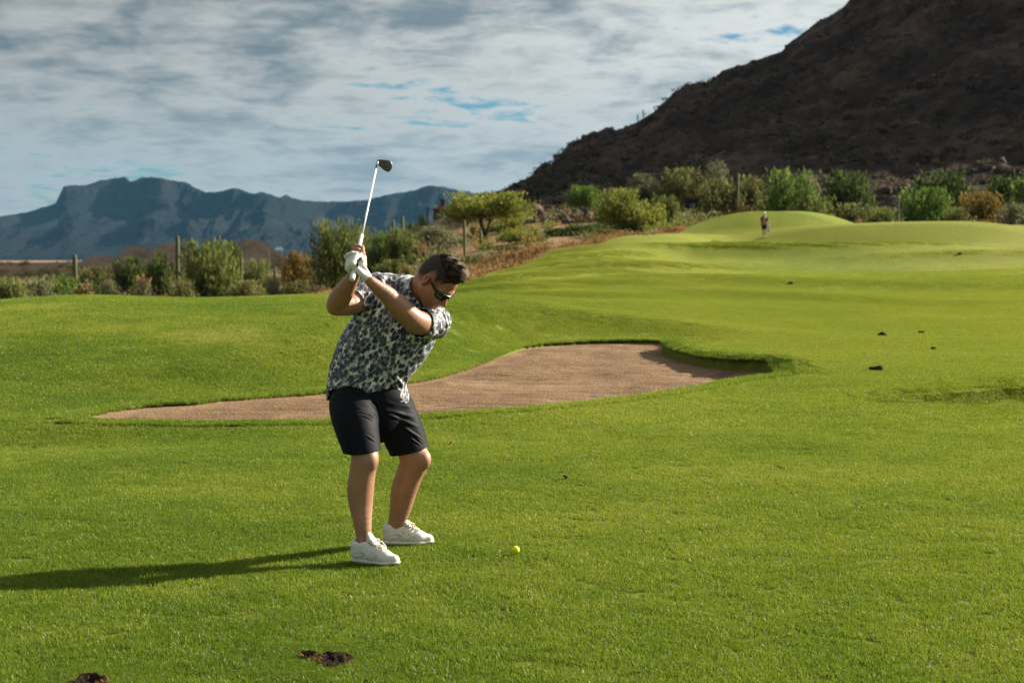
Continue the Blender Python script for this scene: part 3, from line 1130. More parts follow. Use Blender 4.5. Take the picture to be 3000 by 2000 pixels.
def palm_mask(t, uv, scale, seed, lobes):
    """palm crowns: ragged many-fingered tufts round scattered centres, each on a thin slanting trunk"""
    mp = t.n('ShaderNodeMapping', ins={'Vector': uv, 'Location': (seed * 1.37, seed * .71, 0)})
    nn = t.n('ShaderNodeTexNoise', noise_dimensions='2D', ins={'Vector': mp.outputs[0], 'Scale': scale * 2.3, 'Detail': 2.0, 'Roughness': .6})
    warp = t.n('ShaderNodeVectorMath', operation='MULTIPLY_ADD', ins={0: nn.outputs['Color'], 1: (.016, .016, 0), 2: mp.outputs[0]})
    vo = t.n('ShaderNodeTexVoronoi', voronoi_dimensions='2D', feature='F1', ins={'Vector': mp.outputs[0], 'Scale': scale, 'Randomness': .85})
    df = t.n('ShaderNodeVectorMath', operation='SUBTRACT', ins={0: warp.outputs[0], 1: vo.outputs['Position']})
    df2 = t.n('ShaderNodeVectorMath', operation='SUBTRACT', ins={0: df.outputs[0], 1: (.008, .008, 0)})
    sp = t.n('ShaderNodeSeparateXYZ', ins={0: df2.outputs[0]})
    ang_ = t.math('ARCTAN2', sp.outputs[1], sp.outputs[0])
    ln = t.n('ShaderNodeVectorMath', operation='LENGTH', ins={0: df2.outputs[0]})
    r = t.math('MULTIPLY', ln.outputs['Value'], scale)
    sc_ = t.n('ShaderNodeSeparateColor', ins={0: vo.outputs['Color']})
    a1 = t.math('ABSOLUTE', t.math('SINE', t.math('ADD', t.math('MULTIPLY', ang_, lobes), t.math('MULTIPLY', sc_.outputs[0], 6.28))))
    a2 = t.math('ABSOLUTE', t.math('SINE', t.math('ADD', t.math('MULTIPLY', ang_, lobes * .5 + 1.0), t.math('MULTIPLY', sc_.outputs[2], 6.28))))
    frond = t.math('ADD', .24, t.math('MULTIPLY', t.math('ADD', t.math('MULTIPLY', a1, .6), t.math('MULTIPLY', a2, .5)), t.math('ADD', .20, t.math('MULTIPLY', sc_.outputs[1], .34))))
    crown = t.smooth(t.math('SUBTRACT', frond, r), -.02, .05)
    tx = t.math('ABSOLUTE', t.math('ADD', t.math('MULTIPLY', sp.outputs[0], scale), t.math('MULTIPLY', sp.outputs[1], scale * .30)))
    trunk = t.math('MULTIPLY', t.math('LESS_THAN', tx, .040), t.math('LESS_THAN', sp.outputs[1], 0.0))
    return t.math('MAXIMUM', crown, trunk)


def mat_shirt():
    m, t = material('palm_print_cloth')
    uv = t.n('ShaderNodeUVMap', uv_map='UVMap').outputs[0]
    bgn = t.noise(uv, 13, 2, .5)
    bg2 = t.noise(uv, 44, 3, .65)
    col = t.ramp(t.math('ADD', t.math('MULTIPLY', bgn, .65), t.math('MULTIPLY', bg2, .35)),
                 [(.38, (.34, .40, .45)), (.44, (.60, .64, .65)), (.49, (.74, .76, .71)), (.55, (.86, .86, .85))])
    grass = t.smooth(t.noise(t.scale(uv, (3.4, .9, 1)), 60, 3, .6), .585, .63)
    col = t.mix(t.math('MULTIPLY', grass, .75), col, C4((.05, .07, .11)))
    m1 = palm_mask(t, uv, 33.0, 1.0, 5.5)
    m2 = palm_mask(t, uv, 42.0, 5.0, 4.5)
    sel = t.smooth(t.noise(uv, 9.0, 2, .5), .42, .58)
    col = t.mix(t.math('MULTIPLY', m2, t.math('SUBTRACT', .95, t.math('MULTIPLY', sel, .55))), col, C4((.026, .034, .066)))
    col = t.mix(t.math('MULTIPLY', m1, t.math('ADD', .75, t.math('MULTIPLY', sel, .25))), col, C4((.014, .016, .040)))
    p = t.n('ShaderNodeBsdfPrincipled', ins={'Base Color': col, 'Roughness': .6, 'Specular IOR Level': .35, 'Sheen Weight': .12})
    weave = t.noise(uv, 900, 2, .5)
    b = t.n('ShaderNodeBump', ins={'Height': weave, 'Strength': .12, 'Distance': .001})
    t.put(p.inputs['Normal'], b.outputs[0])
    out(t, p.outputs[0])
    return m


M_SKIN = mat_skin()
M_SHIRT = mat_shirt()
M_SHORTS = simple('black_stretch_cloth', (.0042, .0050, .0095), .65, .12, (700, .2, .001), .2, 30)
M_SHOE = simple('white_leather', (.62, .61, .58), .50, .4, (300, .25, .001), .05, 40)
M_SOLE = simple('off_white_rubber', (.62, .60, .55), .6, .4, (120, .3, .002), .08, 40)
M_LACE = simple('cream_cord', (.66, .60, .52), .8, .2, (800, .5, .001), .08, 60)
M_SEAM = simple('grey_piping', (.40, .37, .33), .7, .2, None, .1, 50)
M_GOLD = simple('tan_tag', (.42, .25, .08), .6, .3, None, .3, 200)
M_GLOVE = simple('white_glove_leather', (.66, .67, .63), .55, .35, (90, .45, .004), .05, 30)
M_BLACKRUB = simple('black_rubber', (.016, .016, .02), .45, .4)
M_FRAME = simple('glossy_black_frame', (.010, .010, .012), .16, .6)
M_LENS = simple('dark_lens', (.008, .009, .012), .04, .9)
M_WHITEP = simple('white_grip_rubber', (.74, .74, .72), .45, .4, (200, .25, .001), .04, 60)
M_SHAFT = simple('white_painted_shaft', (.78, .78, .77), .28, .5)
M_RED = simple('red_band', (.40, .012, .022), .4, .5)
M_BLADE = simple('raw_iron_face', (.085, .080, .062), .42, .6, (240, .35, .0015), .2, 60, metal=.6)
M_STEEL = simple('brushed_steel', (.55, .54, .50), .28, .5, None, .05, 40, metal=1.0)


def mat_hair():
    m, t = material('dark_brown_hair')
    a = t.n('ShaderNodeAttribute', attribute_name='strand')
    col = t.ramp(a.outputs['Fac'], [(0, (.010, .007, .005)), (.55, (.040, .025, .016)), (1.0, (.19, .125, .078))])  # light end paints sunlit highlights into the strand tips
    p = t.n('ShaderNodeBsdfPrincipled', ins={'Base Color': col, 'Roughness': .55, 'Specular IOR Level': .3})
    out(t, p.outputs[0])
    return m


M_HAIR = mat_hair()


def mat_fade():
    """clipped sides: dark stubble that thins out towards the hairline"""
    m, t = material('clipped_hair')
    tc_ = t.n('ShaderNodeTexCoord')
    a = t.n('ShaderNodeAttribute', attribute_name='thin')
    sp = t.noise(t.scale(tc_.outputs['Object'], (1, 1, 1)), 330, 3, .7)
    k = t.smooth(t.math('ADD', t.math('MULTIPLY', sp, .5), t.math('MULTIPLY', a.outputs['Fac'], -1.0)), -.62, .12)
    col = t.mix(k, C4((.24, .125, .082)), C4((.022, .014, .011)))
    p = t.n('ShaderNodeBsdfPrincipled', ins={'Base Color': col, 'Roughness': .6, 'Specular IOR Level': .3})
    b = t.n('ShaderNodeBump', ins={'Height': sp, 'Strength': .5, 'Distance': .002})
    t.put(p.inputs['Normal'], b.outputs[0])
    out(t, p.outputs[0])
    return m


M_FADE = mat_fade()

# ------------------------------------------------------------------ the golfer
golfer = empty('person', (-.70, 7.5, -.03))
tag(golfer, 'golfer in palm-print shirt and black shorts at the top of his backswing', 'person')


def gpart(name, me, parent=golfer):
    """child whose mesh is written in world coordinates"""
    o = obj(name, me, parent)
    o.matrix_parent_inverse = Matrix.Translation(-Vector(golfer.location)) if parent is golfer else Matrix.Identity(4)
    if parent is not golfer:
        o.matrix_parent_inverse = Matrix.Identity(4)
    return o


# head frame: forward, left, up
HF = np.array((.47, -.40, -.79))
HF /= np.linalg.norm(HF)
HL = np.array((.60, .79, -.07))
HL -= HF * (HL @ HF)
HL /= np.linalg.norm(HL)
HU = np.cross(HF, HL)
HSC = 1.10
HC = PX(1251, 822, 7.42) + HL * .080 * HSC
HR = np.stack([HF, HL, HU], -1)


def hd(f, l, u):
    return HC + HR @ (np.array((f, l, u)) * HSC)




def head_scale(S, start):
    for i in range(start, len(S.p)):
        q = list(S.p[i])
        if q[0] == 'rc':
            q[3] *= HSC
            q[4] *= HSC
        elif q[0] == 'el':
            q[3] = q[3] * HSC
        S.p[i] = tuple(q)


body = Shape()
# trunk under the clothes
nrm = (0.12, -1, .1)
body.pxchain([(1078, 1165, 7.66, 92), (1085, 1080, 7.66, 90), (1130, 1000, 7.64, 92), (1166, 935, 7.62, 80), (1184, 905, 7.62, 62)], .04, n=nrm, s=.62)
# legs
LEG_R = [(1042, 1200, 7.60, 46), (1060, 1290, 7.46, 40), (1067, 1322, 7.43, 39.5), (1069, 1344, 7.42, 39), (1061, 1390, 7.43, 38.5), (1056, 1433, 7.44, 39.5), (1057, 1475, 7.44, 35), (1060, 1510, 7.43, 29.5), (1065, 1562, 7.42, 23), (1067, 1590, 7.41, 21), (1069, 1616, 7.40, 17)]
LEG_L = [(1130, 1205, 7.76, 46), (1182, 1280, 7.74, 41), (1210, 1328, 7.72, 42.5), (1214, 1352, 7.73, 42), (1200, 1388, 7.76, 39), (1184, 1433, 7.79, 38.5), (1174, 1484, 7.82, 32), (1164, 1522, 7.84, 26), (1157, 1546, 7.85, 22), (1155, 1568, 7.85, 20), (1153, 1590, 7.85, 16)]
body.pxchain(LEG_R, .003)
body.pxchain(LEG_L, .003)
# knee caps, shin and calf forms
body.el(PX(1085, 1347, 7.385), (.036, .04, .045), k=.03)
body.el(PX(1244, 1346, 7.69), (.034, .04, .043), k=.03)
# ankle bones, feet
fr0, fr1 = np.array((-.805, 7.40, .030)), np.array((-.655, 7.33, .010))
fl0, fl1 = np.array((-.665, 7.84, .030)), np.array((-.50, 7.84, .010))
body.rc(fr0, fr1, .026, .026, .02).rc(fl0, fl1, .026, .026, .02)
# arms
ARM_L = [(1266, 945, 7.56, 34), (1236, 947, 7.43, 35), (1212, 937, 7.37, 34.5), (1183, 913, 7.32, 32.5), (1160, 889, 7.29, 30.5), (1130, 860, 7.25, 24.5), (1106, 841, 7.22, 19.5), (1086, 825, 7.20, 16)]
ARM_R = [(1086, 854, 7.62, 32), (1040, 886, 7.50, 33), (1004, 893, 7.43, 31), (990, 887, 7.41, 30), (997, 872, 7.38, 31), (1012, 848, 7.34, 27.5), (1029, 820, 7.30, 20.5), (1043, 797, 7.27, 16)]
body.pxchain(ARM_L, .003)
body.pxchain(ARM_R, .003)
body.el(PX(978, 902, 7.42), (.03, .03, .03), k=.04)
# neck and head
body.rc(PX(1200, 880, 7.60), hd(-.030, 0, -.050), .058, .061, .03)
body.rc(PX(1192, 872, 7.65), hd(-.055, 0, -.015), .045, .055, .03)


def head_forms(S):
    S.el(hd(-.012, 0, .038), (.100, .077, .092), HR, .02)
    S.el(hd(.030, 0, -.035), (.066, .062, .086), HR, .03)
    for s_ in (-1, 1):
        S.rc(hd(.000, s_ * .050, -.058), hd(.066, s_ * .018, -.102), .026, .022, .03)
        S.el(hd(.052, s_ * .040, -.022), (.030, .026, .026), HR, .025)
        S.rc(hd(.083, s_ * .010, .016), hd(.070, s_ * .045, .014), .015, .013, .018)
        S.el(hd(.084, s_ * .030, -.004), (.014, .017, .011), HR, .008, '-')
        S.el(hd(.079, s_ * .030, -.004), (.012, .013, .012), HR, .004)
        S.el(hd(.100, s_ * .012, -.043), (.012, .009, .009), HR, .008)
    S.el(hd(.078, 0, -.105), (.021, .024, .020), HR, .02)
    S.rc(hd(.088, 0, .004), hd(.112, 0, -.034), .0095, .0125, .012)
    S.rc(hd(.088, -.016, -.069), hd(.088, .016, -.069), .0075, .0075, .008)
    S.rc(hd(.085, -.013, -.079), hd(.085, .013, -.079), .0085, .0085, .006)
    S.rc(hd(.103, -.026, -.074), hd(.103, .026, -.074), .0035, .0035, .003, '-')
    for s_ in (-1, 1):
        c0 = hd(-.012, s_ * .079, -.002)
        # ear: shell, hollow, lobe
        ef = HF * .93 + HL * s_ * .36
        el_ = np.cross(HU, ef) * 1.0
        el_ /= np.linalg.norm(el_)
        Re = np.stack([ef / np.linalg.norm(ef), el_, HU], -1)
        S.el(c0, (.021, .0085, .034), Re, .006)
        S.el(c0 + HL * s_ * .006 + HU * .004 + HF * .002, (.0125, .0065, .021), Re, .004, '-')
        S.el(c0 - HU * .027 + HF * .004, (.011, .007, .011), Re, .006)
        S.rc(c0 + HU * .012 - HF * .004 + HL * s_ * .003, c0 - HU * .010 - HF * .004 + HL * s_ * .003, .0035, .003, .004)


_n0 = len(body.p)
head_forms(body)
head_scale(body, _n0)

# ---- grip axis and the two hands
GA = PX(1031, 820, 7.13)      # butt end
GB = PX(1106, 478, 7.78)      # far end of the shaft
GAX = (GB - GA) / np.linalg.norm(GB - GA)
E1 = np.array((1.0, 0, 0)) - GAX * GAX[0]
E1 /= np.linalg.norm(E1)
E2 = np.cross(GAX, E1)
if E2[1] < 0:
    E2 = -E2


def ga(t_, phi, r):
    """point round the grip: distance along it, angle (0 right, 90 away from the camera, 180 left, 270 towards the camera)"""
    a = math.radians(phi)
    return GA + GAX * t_ + (E1 * math.cos(a) + E2 * math.sin(a)) * r


WR = PX(1043, 797, 7.27)
WL = PX(1086, 825, 7.20)


def finger(S, pts, rads, k=.004):
    S.chain(pts, rads, k)


def right_hand(S):
    # palm lies behind and to the right of the grip
    T0 = .160
    kn = []
    for i in range(4):
        kn.append(ga(T0 + .0225 * i, 92 - 4 * i, .036))
    for i, q in enumerate(kn):
        S.rc(WR, q, .017, .0125, .012)
    S.rc(ga(T0 - .03, 40, .030), ga(T0 + .06, 50, .030), .017, .015, .014)
    S.rc(WR, ga(T0 - .02, 20, .036), .020, .020, .014)
    for i in range(4):
        t0 = T0 + .0225 * i
        r = (.0088, .0098, .0100, .0096)[i]
        finger(S, [kn[i], ga(t0 + .006, 132, .0315), ga(t0 + .006, 178, .0290), ga(t0 + .001, 226, .0262), ga(t0 - .006, 272 + 6 * i, .0238)], [r * 1.22, r * 1.12, r * 1.10, r, r * .88], .0025)
    # thumb runs up the near right side
    finger(S, [ga(T0 - .045, 5, .042), ga(T0 - .005, -14, .038), ga(T0 + .030, -24, .029), ga(T0 + .058, -30, .0245), ga(T0 + .074, -36, .0225)], [.0175, .0145, .0118, .0108, .0088], .005)


right_hand(body)


def left_hand(S, grow=0.0):
    T0 = .070
    kn = []
    for i in range(4):
        kn.append(ga(T0 + .0225 * i, 192 - 4 * i, .0340))
    S.rc(WL, ga(T0 + .005, 258, .0360), .0165 + grow, .0135 + grow, .014)
    S.rc(WL, ga(T0 + .060, 285, .0360), .0175 + grow, .0145 + grow, .014)
    for i, q in enumerate(kn):
        S.rc(ga(T0 + .010 + .018 * i, 266, .0350), q, .0132 + grow, .0112 + grow, .012)
    S.rc(ga(T0 + .01, 262, .034), ga(T0 + .065, 285, .034), .0145 + grow, .0145 + grow, .012)
    a_ = math.radians(236)
    rd_ = E1 * math.cos(a_) + E2 * math.sin(a_)
    S.el(ga(T0 + .036, 236, .0335), np.array((.041, .030, .0145)) + grow, np.stack([GAX, np.cross(rd_, GAX), rd_], -1), .016)
    for i in range(3):
        t0 = T0 + .0225 * i
        r = (.0085, .0094, .0096)[i] + grow
        finger(S, [kn[i], ga(t0 + .004, 158, .0275), ga(t0 + .003, 112, .0255), ga(t0, 66, .0240), ga(t0 - .004, 28, .0225)], [r * 1.22, r * 1.15, r * 1.08, r, r * .88])
    # the forefinger sticks out over the other hand's little finger
    r = .0080 + grow
    finger(S, [kn[3], PX(1014, 753, 7.215), PX(1019, 746, 7.20), PX(1032, 741, 7.185), PX(1043, 741, 7.19)], [r * 1.2, r * 1.05, r, r * .92, r * .8])
    # thumb lies along the grip under the other palm
    finger(S, [ga(T0 + .045, 318, .042), ga(T0 + .075, 326, .033), ga(T0 + .098, 330, .0255), ga(T0 + .116, 335, .023)], [.0165 + grow, .0135 + grow, .0115 + grow, .0092 + grow], .006)


left_hand(body)
V_, Q_ = surface(body, .0034, (-1.02, 7.02, -.05), (-.20, 8.0, 1.72))
V_ = relax(V_, Q_, 1, .35)
me = make_mesh('body', V_, Q_, M_SKIN)
hl = (V_ - HC) @ HR / HSC
inhead = (np.linalg.norm(hl, axis=1) < .17)
rud = np.zeros(len(V_))
for c, r, a in (((-.012, -.08, 0), .045, .9), ((-.012, .08, 0), .045, .9), ((.108, 0, -.035), .026, .55), ((.05, -.05, -.03), .045, .35), ((.05, .05, -.03), .045, .35), ((-.03, -.05, -.09), .06, .45), ((.088, 0, -.074), .014, .7)):
    rud = np.maximum(rud, a * np.exp(-(np.linalg.norm(hl - np.array(c), axis=1) / r) ** 2))
attr(me, 'ruddy', np.maximum(rud, .42) * inhead)
stub = smoothstep(-.045, -.075, hl[:, 2]) * smoothstep(-.02, .03, hl[:, 0]) * .35
lipz = np.exp(-((hl[:, 2] + .058) / .010) ** 2) * smoothstep(.06, .085, hl[:, 0]) * smoothstep(.036, .022, np.abs(hl[:, 1]))
stub = np.maximum(stub, lipz * .95)
lipl = np.exp(-((hl[:, 2] + .075) / .007) ** 2) * smoothstep(.07, .085, hl[:, 0]) * smoothstep(.030, .02, np.abs(hl[:, 1]))
stub = stub * (1 - .9 * lipl)
brow = np.exp(-((hl[:, 2] - .018) / .006) ** 2) * smoothstep(.055, .07, hl[:, 0]) * smoothstep(.05, .04, np.abs(hl[:, 1])) * smoothstep(.008, .014, np.abs(hl[:, 1]))
stub = np.maximum(stub, brow)
attr(me, 'stubble', np.clip(stub * inhead, 0, 1))
o_body = gpart('body', me)

# ---- hair: clipped cap and the longer top
cap = Shape()
cap.el(hd(-.012, 0, .038), (.1035, .0805, .0955), HR, .02)
cap.el(hd(-.045, 0, -.01), (.066, .070, .070), HR, .03)
head_scale(cap, 0)
cv, cq = surface(cap, .004, HC - .19, HC + .19)
cl = (cv - HC) @ HR / HSC
# hairline: above brow in front, round the ear, down to the nape
front = .078 - .45 * np.maximum(np.abs(cl[:, 1]) - .045, 0)
line = np.interp(cl[:, 0], [-.12, -.06, -.035, -.012, .012, .03, .045, .062, .078, .10], [-.062, -.055, -.034, .036, .030, -.004, .030, .060, .086, .098])
fv = cl[:, 2] - line
cv2, ct2 = clip_mesh(cv, cq, fv)
me = make_mesh('hair', cv2, ct2, M_FADE)
c2 = (cv2 - HC) @ HR / HSC
l2 = np.interp(c2[:, 0], [-.12, -.06, -.035, -.012, .012, .03, .045, .062, .078, .10], [-.062, -.055, -.034, .036, .030, -.004, .030, .060, .086, .098])
attr(me, 'thin', (1 - smoothstep(-.004, .058, c2[:, 2] - l2) * .97) * (1 - smoothstep(.040, .062, c2[:, 0])))
o_hair = gpart('hair', me)

sv, sfc, sa = [], [], []
NS = 4200
for i in range(NS):
    u = rng.uniform(-.088, .086)
    l = rng.uniform(-.062, .062)
    lim = .064 * math.sqrt(max(0, 1 - ((u + .006) / .100) ** 2))
    if abs(l) > lim:
        continue
    k = 1 - ((u + .012) / .1035) ** 2 - (l / .0805) ** 2
    if k <= .08:
        continue
    z = .038 + .0955 * math.sqrt(k)
    if z < .080 and u > 0:
        continue
    base = np.array((u, l, z))
    fr = float(smoothstep(-.07, .07, np.array([u]))[0])
    edge = 1 - .55 * (abs(l) / max(lim, .01)) ** 3
    ln = (.016 + .034 * fr) * rng.uniform(.75, 1.2) * edge
    nrm_ = np.array(((u + .012) / .1035 ** 2, l / .0805 ** 2, (z - .038) / .0955 ** 2))
    nrm_ /= np.linalg.norm(nrm_)
    # locks: neighbouring strands lean the same way
    ph = math.floor((l + .07) / .011 + .8 * math.sin(u * 60)) * 12.9898 + math.floor((u + .1) / .022) * 78.233
    lock = math.sin(ph) * .30
    lock2 = math.sin(ph * 1.7) * .22
    dr = nrm_ * .35 + np.array((.55 - .50 * fr, lock + rng.normal(0, .07), .85 + .25 * fr + lock2 + rng.normal(0, .06)))
    dr /= np.linalg.norm(dr)
    side = np.cross(dr, np.array((.3, 1, .2)))
    side /= np.linalg.norm(side) + 1e-9
    wd = .0021 * rng.uniform(.7, 1.3)
    b = len(sv)
    p0 = base - nrm_ * .003
    p1 = p0 + dr * ln * .55
    bend = np.array((.30 * (1 - fr) + .26 * fr, lock * .5, -.10 + rng.normal(0, .06))) * ln
    p2 = p0 + dr * ln + bend
    for p, ww in ((p0, wd), (p1, wd * .95)):
        sv.append(hd(*(p - side * ww)))
        sv.append(hd(*(p + side * ww)))
        sv.append(hd(*(p + np.cross(side, dr) * ww * .8)))
    sv.append(hd(*p2))
    for a_, b_ in ((0, 1), (1, 2), (2, 0)):
        sfc.append((b + a_, b + b_, b + 3 + b_, b + 3 + a_))
        sfc.append((b + 3 + a_, b + 3 + b_, b + 6))
    tone = float(np.clip(.45 + .35 * math.sin(ph * 2.3) + rng.normal(0, .14), 0, 1))
    sa += [tone * .4, tone * .4, tone * .4, tone * .9, tone * .9, tone * .9, min(1, tone * 1.3)]
me = make_mesh('hair_top', sv, sfc, M_HAIR, True)
attr(me, 'strand', sa)
o_top = gpart('hair_top', me)

# ---- shirt
shirt = Shape()
TORSO = [(1079, 1172, 7.66, 122), (1073, 1120, 7.66, 110), (1088, 1068, 7.655, 111), (1116, 1020, 7.65, 117), (1146, 980, 7.64, 120), (1168, 942, 7.63, 116), (1186, 902, 7.63, 100)]
shirt.pxchain(TORSO, .03, n=nrm, s=.63, grow=-.006)
shirt.pxchain([(1112, 842, 7.63, 42), (1150, 841, 7.66, 30), (1186, 862, 7.67, 24), (1250, 908, 7.64, 36)], .03)
shirt.pxchain([(1100, 850, 7.62, 47), (1070, 868, 7.57, 44), (1012, 899, 7.455, 40)], .025)
shirt.pxchain([(1270, 944, 7.57, 51), (1240, 947, 7.45, 41), (1192, 922, 7.33, 36)], .025)
sv_, sq_ = surface(shirt, .0045, (-1.05, 7.1, .7), (-.15, 8.05, 1.62))
sv_ = relax(sv_, sq_, 1, .5)


def P2(px, py, d):
    return PX(px, py, d)


sn_ = normals_of(sv_, sq_)
SEG = []


def drop_s(px, py):
    o_ = np.array((0, 0, CAMH))
    dr = PX(px, py, 7.5) - o_
    dr /= np.linalg.norm(dr)
    rel = sv_ - o_
    al = rel @ dr
    off_ = np.linalg.norm(rel - al[:, None] * dr, axis=1)
    m_ = off_ < .008
    return o_ + dr * (al[m_].min() if m_.any() else al[np.argmin(off_)])


# creases pulled from the shoulder across the chest, at the waist, round the sleeves
for (a, b, w_, h_) in (((1106, 998, 7.48), (1150, 1090, 7.46), .010, .007), ((1150, 1090, 7.46), (1188, 1140, 7.47), .011, .009), ((1128, 1040, 7.46), (1176, 1118, 7.46), .012, .006),
                       ((1120, 1090, 7.45), (1180, 1148, 7.47), .010, .007), ((1090, 960, 7.48), (1120, 1050, 7.46), .012, .005), ((1000, 1060, 7.48), (1060, 1120, 7.45), .014, .005),
                       ((985, 1090, 7.5), (1050, 1140, 7.45), .011, .005), ((1210, 1000, 7.48), (1170, 1090, 7.46), .012, .006), ((1235, 1000, 7.48), (1190, 1080, 7.46), .010, .006),
                       ((1248, 905, 7.5), (1262, 985, 7.48), .007, .0055), ((1264, 900, 7.5), (1282, 985, 7.49), .007, .0055), ((1280, 902, 7.51), (1300, 975, 7.5), .007, .0055), ((1296, 908, 7.52), (1314, 965, 7.52), .007, .005),
                       ((1040, 1000, 7.5), (1016, 1060, 7.48), .014, .005), ((1060, 930, 7.5), (1085, 1010, 7.47), .010, .006), ((1068, 868, 7.52), (1046, 905, 7.46), .007, .005), ((1082, 850, 7.54), (1066, 906, 7.48), .008, .005),
                       ((1110, 815, 7.6), (1150, 850, 7.56), .008, .006), ((1140, 812, 7.62), (1180, 850, 7.58), .008, .006), ((1165, 818, 7.64), (1195, 848, 7.6), .007, .005)):
    SEG.append((drop_s(a[0], a[1]), drop_s(b[0], b[1]), w_, h_ * 1.5))
sv_ = folds(sv_, sn_, SEG)
sv_ = sv_ + sn_ * (nz3(sv_, 14.0, 61) * .010 + nz3(sv_ * np.array((1, 1, .5)), 30.0, 64) * .005)[:, None]
# openings: hem, two sleeves, neck
ppx = 1500 + F * (sv_[:, 0] / sv_[:, 1])
hem_f = np.interp(ppx, [940, 956, 962, 981, 1044, 1083, 1111, 1150, 1174, 1205], [1174, 1172, 1148, 1142, 1146, 1161, 1173, 1181, 1182, 1174])
hem_b = np.interp(ppx, [940, 1205], [1176, 1184])
hz_f = np.array([PX(1079, y, 7.5)[2] for y in hem_f])
hz_b = np.array([PX(1079, y, 7.6)[2] for y in hem_b])
kf = smoothstep(7.64, 7.58, sv_[:, 1])
fv = sv_[:, 2] - (hz_f * kf + hz_b * (1 - kf))
# sleeve ends
def cut(fv, c, nvec, rad):
    c = np.array(c)
    nvec = np.array(nvec) / np.linalg.norm(nvec)
    dd = (sv_ - c) @ nvec
    rr = np.linalg.norm((sv_ - c) - dd[:, None] * nvec, axis=1)
    v = np.where((rr < rad) & (dd > -.12), -dd, 1.0)
    return np.minimum(fv, v)


cR = PX(1040, 889, 7.50)
nR = PX(1004, 896, 7.43) - PX(1070, 868, 7.57)
fv = cut(fv, cR, nR, .115)
cL = PX(1233, 948, 7.43)
nL = PX(1200, 930, 7.345) - PX(1268, 944, 7.56)
fv = cut(fv, cL, nL, .12)
NA = hd(-.035, 0, -.045) - PX(1196, 876, 7.60)
NA /= np.linalg.norm(NA)
cN = PX(1222, 857, 7.568)
dd = (sv_ - cN) @ NA
rr = np.linalg.norm((sv_ - cN) - dd[:, None] * NA, axis=1)
fv = np.minimum(fv, np.where(dd > -.12, rr - .068, 1.0))
sv2, st2 = clip_mesh(sv_, sq_, fv)


def shirt_uv(Vv, T, me):
    """flat panels: front and back are laid off x-z, the sides off y-z"""
    uvl = me.uv_layers.new(name='UVMap')
    li = np.empty(len(me.loops), np.int32)
    me.loops.foreach_get('vertex_index', li)
    co = Vv[li].reshape(-1, 3, 3)
    fn = np.cross(co[:, 1] - co[:, 0], co[:, 2] - co[:, 0])
    fn /= np.linalg.norm(fn, axis=1, keepdims=True) + 1e-12
    sm = normals_of(Vv, T)[T].mean(1)
    sidef = np.abs(sm[:, 0]) > .80
    topf = (sm[:, 2] > .80)
    sk = .42
    u = np.where(sidef[:, None], co[..., 1] * 1.0 + .37, co[..., 0])
    v = np.where(topf[:, None], co[..., 1] * 1.2, co[..., 2] - 0)
    uvl.data.foreach_set('uv', np.stack([u + sk * v * .0, v - .40 * u], -1).astype(np.float32).ravel())


me = make_mesh('shirt', sv2, st2, M_SHIRT)
shirt_uv(sv2, st2, me)
o_shirt = gpart('shirt', me)
md = o_shirt.modifiers.new('thick', 'SOLIDIFY')
md.thickness = .0035
md.offset = -1

# collar: a band that stands round the neck and folds over
cb = []
NCL = 48
up = NA
sx = HL - up * (HL @ up)
sx /= np.linalg.norm(sx)
sy = np.cross(up, sx)
gap_dir = math.atan2(-0.2, -1.0)
rings = [(.084, -.050), (.076, -.005), (.073, .024), (.079, .029), (.100, .004), (.122, -.024)]
for (r, hgt) in rings:
    for k in range(NCL):
        a = 2 * PI * k / NCL
        dv = sx * math.cos(a) + sy * math.sin(a)
        # front of the collar drops towards the throat
        fr = max(0.0, dv @ (HF * .8 + np.array((0, -1, 0)) * .4))
        wob = 1 + .04 * math.sin(3 * a + r * 40)
        cb.append(cN + dv * r * wob + up * (hgt - .020 * fr))
cf_ = []
for i in range(len(rings) - 1):
    for k in range(NCL):
        k2 = (k + 1) % NCL
        cf_.append((i * NCL + k, i * NCL + k2, (i + 1) * NCL + k2))
        cf_.append((i * NCL + k, (i + 1) * NCL + k2, (i + 1) * NCL + k))
cbv = np.array(cb)
cft = np.array(cf_)
me = make_mesh('collar', cbv, cft, M_SHIRT)
shirt_uv(cbv, cft, me)
o_col = gpart('collar', me)
md = o_col.modifiers.new('thick', 'SOLIDIFY')
md.thickness = .003

# ---- shorts
sh = Shape()
sh.pxchain([(1079, 1135, 7.66, 104), (1082, 1172, 7.655, 112), (1082, 1200, 7.65, 104)], .02, n=nrm, s=.66)
sh.pxchain([(1034, 1185, 7.60, 70), (1044, 1248, 7.50, 62), (1062, 1325, 7.44, 52.5), (1070, 1372, 7.42, 50)], .018)
sh.pxchain([(1132, 1180, 7.74, 72), (1166, 1238, 7.73, 63), (1200, 1318, 7.725, 56), (1222, 1372, 7.72, 55)], .018)
hv, hq = surface(sh, .0038, (-1.1, 7.05, .3), (-.2, 8.1, 1.12))
hv = relax(hv, hq, 1, .5)
hn = normals_of(hv, hq)
SEG = []


def drop(px, py):
    """nearest cloth point under a photograph pixel"""
    o_ = np.array((0, 0, CAMH))
    dr = PX(px, py, 7.5) - o_
    dr /= np.linalg.norm(dr)
    rel = hv - o_
    al = rel @ dr
    off_ = np.linalg.norm(rel - al[:, None] * dr, axis=1)
    m_ = off_ < .008
    return o_ + dr * (al[m_].min() if m_.any() else al[np.argmin(off_)])


